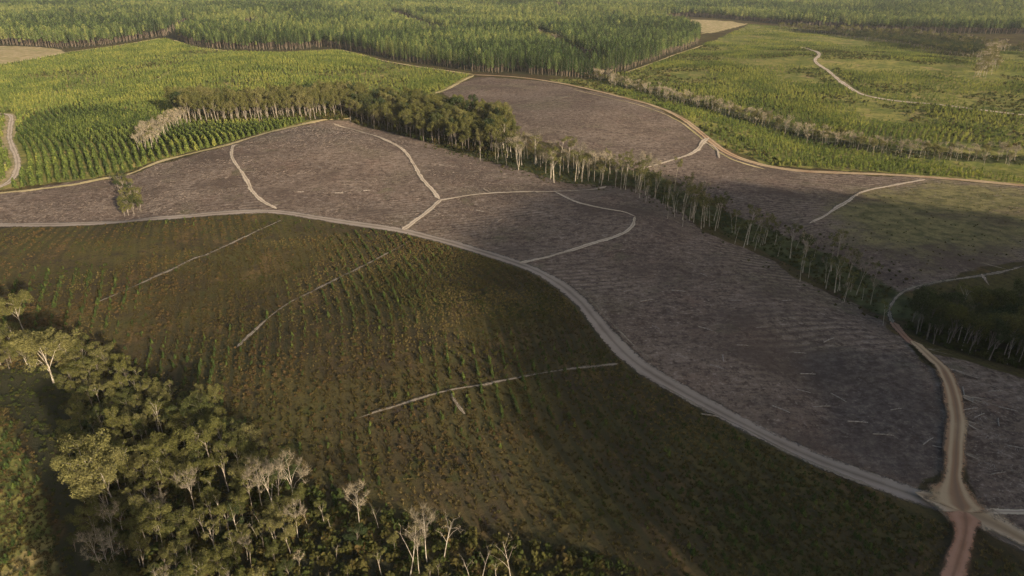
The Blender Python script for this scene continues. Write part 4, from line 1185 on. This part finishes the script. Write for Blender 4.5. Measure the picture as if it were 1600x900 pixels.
c = fill(BAND, 0.04, 4.6, lambda r, u: (20 + 8 * r.rand()) if u < 560 else (13 + 12 * r.rand()), ["tallfull0", "tallfull1", "tallfull0", "dense1", "tallfull1"], lambda r, u: (0.58 if u < 560 else 0.48) + .22 * r.normal(),
         lambda u: ("in the tall band behind young pines", "gums of the tall band, left half") if u < 560 else ("in the tall band above the middle felled field", "gums of the tall band, right half"), None, 111)
print("band", c)
pale_px = unproj([(212, 238), (238, 238), (262, 212), (290, 196), (300, 182), (262, 196), (225, 215)])
print("pale clump", fill(pale_px, 0.05, 3.2, lambda r, u: 10 + 5 * r.rand(), ["bare0", "bare1", "tall0", "bare1"], lambda r, u: .8 + .15 * r.normal(), "in the clump ending the tall band", "pale trees at the end of the tall band", 112))
print("left clump", fill(unproj([(172, 280), (188, 274), (214, 300), (222, 330), (198, 341), (186, 338), (192, 312)]), 0.08, 2.6, lambda r, u: 4.5 + 3 * r.rand(), ["dense0", "spread0", "dense1", "bare1"], lambda r, u: .42 + .2 * r.normal(), "in the clump between the left felled fields", "trees of the small left clump", 113))

def along(px, width, spacing, hf, variants, tf, label, group, seed, kind="gum_tree"):
    r = np.random.RandomState(seed)
    pl = np.array(unproj(px)); dd = np.r_[0, np.cumsum(np.hypot(*np.diff(pl, axis=0).T))]
    n = int(dd[-1] / spacing)
    got = 0
    for i in range(n):
        s = (i + r.rand()) / n * dd[-1]
        x = np.interp(s, dd, pl[:, 0]) + r.normal() * width; y = np.interp(s, dd, pl[:, 1]) + r.normal() * width
        if not off_roads(np.array([x]), np.array([y]), 1.0)[0]: continue
        u_, v__ = project(x, y, 0)
        lab, gr = (label, group) if isinstance(label, str) else label(u_)
        plant(0, 0, hf(r, u_), r.choice(variants), float(np.clip(tf(r, u_), .02, 1)), lab, gr, kind, (x, y)); got += 1
    return got
gl = lambda u: ("in the gully below the tall band", "gully gums near the tall band") if u < 1010 else ("in the gully between the two felled slopes", "gully gums between the felled slopes")
print("gully", along([(770, 240), (830, 258), (900, 278), (965, 290), (1000, 292)], 8.0, 1.7, lambda r, u: 11 + 12 * r.rand(), ["tall0", "tall1", "tall2", "bare1"], lambda r, u: .66 + .2 * r.normal(), gl, None, 114),
      along([(1000, 285), (1050, 318), (1085, 348), (1140, 368), (1200, 382)], 9.0, 1.9, lambda r, u: 9 + 13 * r.rand(), ["tall0", "tall2", "bare1", "tall2", "dead1"], lambda r, u: .62 + .2 * r.normal(), gl, None, 115),
      along([(1190, 380), (1260, 412), (1320, 455), (1380, 492)], 9.0, 2.6, lambda r, u: 8 + 11 * r.rand(), ["tall0", "tall2", "dead1", "bare1", "tall1"], lambda r, u: .5 + .2 * r.normal(), gl, None, 116))
print("wood", fill(DARKWOOD, 0.09, 3.3, lambda r, u: 11 + 7 * r.rand(), ["dense0", "dense1", "tallfull1", "tallfull0", "tall1"], lambda r, u: .22 + .16 * r.normal(), "in the wood beside the bending track", "gums of the dark wood", 117))
T4 = [(925, 120), (985, 139), (1050, 156), (1120, 174), (1180, 192), (1240, 208), (1285, 224), (1400, 241), (1500, 246), (1640, 254)]
lab4 = lambda u: ("in the strip across the far young pines", "pale trees of the long far strip")
print("strip", along(T4, 6.0, 1.7, lambda r, u: 8 + 5 * r.rand(), ["bare0", "bare1", "bare1", "tallfull0"], lambda r, u: .95 + .2 * r.normal(), lab4, None, 118, "slender_tree"))
T5 = [(1235, 46), (1330, 54), (1400, 57), (1470, 64), (1530, 74)]
lab5 = lambda u: ("in the farthest strip below the pine forest", "pale trees of the farthest strip")
print("far strip", along(T5, 15.0, 3.0, lambda r, u: 12 + 7 * r.rand(), ["bare0", "spread0", "tallfull0", "dense1", "dense0"], lambda r, u: .6 + .2 * r.normal(), lab5, None, 119, "slender_tree"),
      fill(unproj([(1285, 50), (1400, 59), (1500, 67), (1536, 74), (1528, 93), (1480, 86), (1400, 71), (1300, 56)]), 0.02, 6.5, lambda r, u: 10 + 6 * r.rand(), ["dense0", "dense1", "tallfull0"], lambda r, u: .12 + .12 * r.normal(), lab5, None, 124, "slender_tree"),  # dark trees put in to stand for the strip's cast shadow
      along([(1560, 74), (1548, 90), (1540, 105), (1528, 122)], 6.0, 3.2, lambda r, u: 11 + 7 * r.rand(), ["bare1", "tallfull1", "bare1", "tall1"], lambda r, u: .85 + .12 * r.normal(), lambda u: ("in the clump ending the farthest strip", "bright clump of pale trees"), None, 120, "slender_tree"),
      along([(1560, 78), (1600, 84), (1680, 92)], 14.0, 6.0, lambda r, u: 12 + 6 * r.rand(), ["spread0", "bare0", "dense1"], lambda r, u: .6 + .15 * r.normal(), lab5, None, 121, "slender_tree"),
      along([(838, 62), (850, 66), (874, 74)], 6.0, 7.0, lambda r, u: 16 + 5 * r.rand(), ["bare0", "spread0"], lambda r, u: .85 + .1 * r.normal(), (lambda u: ("in the dark dip inside the pine forest", "pale trees in the forest dip")), None, 122, "slender_tree"))

T = trees
for kind in ("gum_tree", "slender_tree"):
    sub = [t for t in T if t['kind'] == kind]
    sub.sort(key=lambda t: -(t['h'] / math.hypot(t['x'], t['y'], CAM_H)) - (10 if t['group'] is None else 0))
    for t in sub[:300]:
        tr, cr, h0, both = GUMS[t['v']]
        s = t['h'] / h0
        copy_tree(kind, (tr, cr), (t['x'], t['y'], float(zf(t['x'], t['y']))), rng.rand() * 6.28, s, t['t'], t['label'], t['group'], (rng.normal() * .03, rng.normal() * .03))
    rest = sub[300:]
    print(kind, len(sub))
    if rest:
        names = sorted(GUMS)
        xs = np.array([t['x'] for t in rest]); ys = np.array([t['y'] for t in rest])
        ss = np.array([t['h'] / GUMS[t['v']][2] for t in rest])
        stuff_scatter("woodland", [GUMS[n][3] for n in names], xs, ys, zf(xs, ys), rng.rand(len(rest)) * 6.28, ss, ss, np.array([names.index(t['v']) for t in rest]), np.array([t['t'] for t in rest]),
                      "further trees of the gum bands and the dark wood read as one mass")

# ------------------------------------------------------------------ haze
def haze_box():
    x0, x1, y0, y1, z0, z1 = -6200, 6200, -6200, 6200, -16.0, 150.0
    V = [(x0, y0, z0), (x1, y0, z0), (x1, y1, z0), (x0, y1, z0), (x0, y0, z1), (x1, y0, z1), (x1, y1, z1), (x0, y1, z1)]
    F = [(0, 3, 2, 1), (4, 5, 6, 7), (0, 1, 5, 4), (1, 2, 6, 5), (2, 3, 7, 6), (3, 0, 4, 7)]
    m, nt, out = newmat("haze_air")
    vol = nt.nodes.new("ShaderNodeVolumePrincipled")
    vol.inputs['Color'].default_value = (0.93, 0.95, 1.0, 1)
    vol.inputs['Density'].default_value = 0.00002
    nt.links.new(vol.outputs[0], out.inputs['Volume'])
    o = mesh_obj("haze", V, F, [m])
    tag(o, "thin warm haze over the whole plantation", None, None, 'stuff')
haze_box()
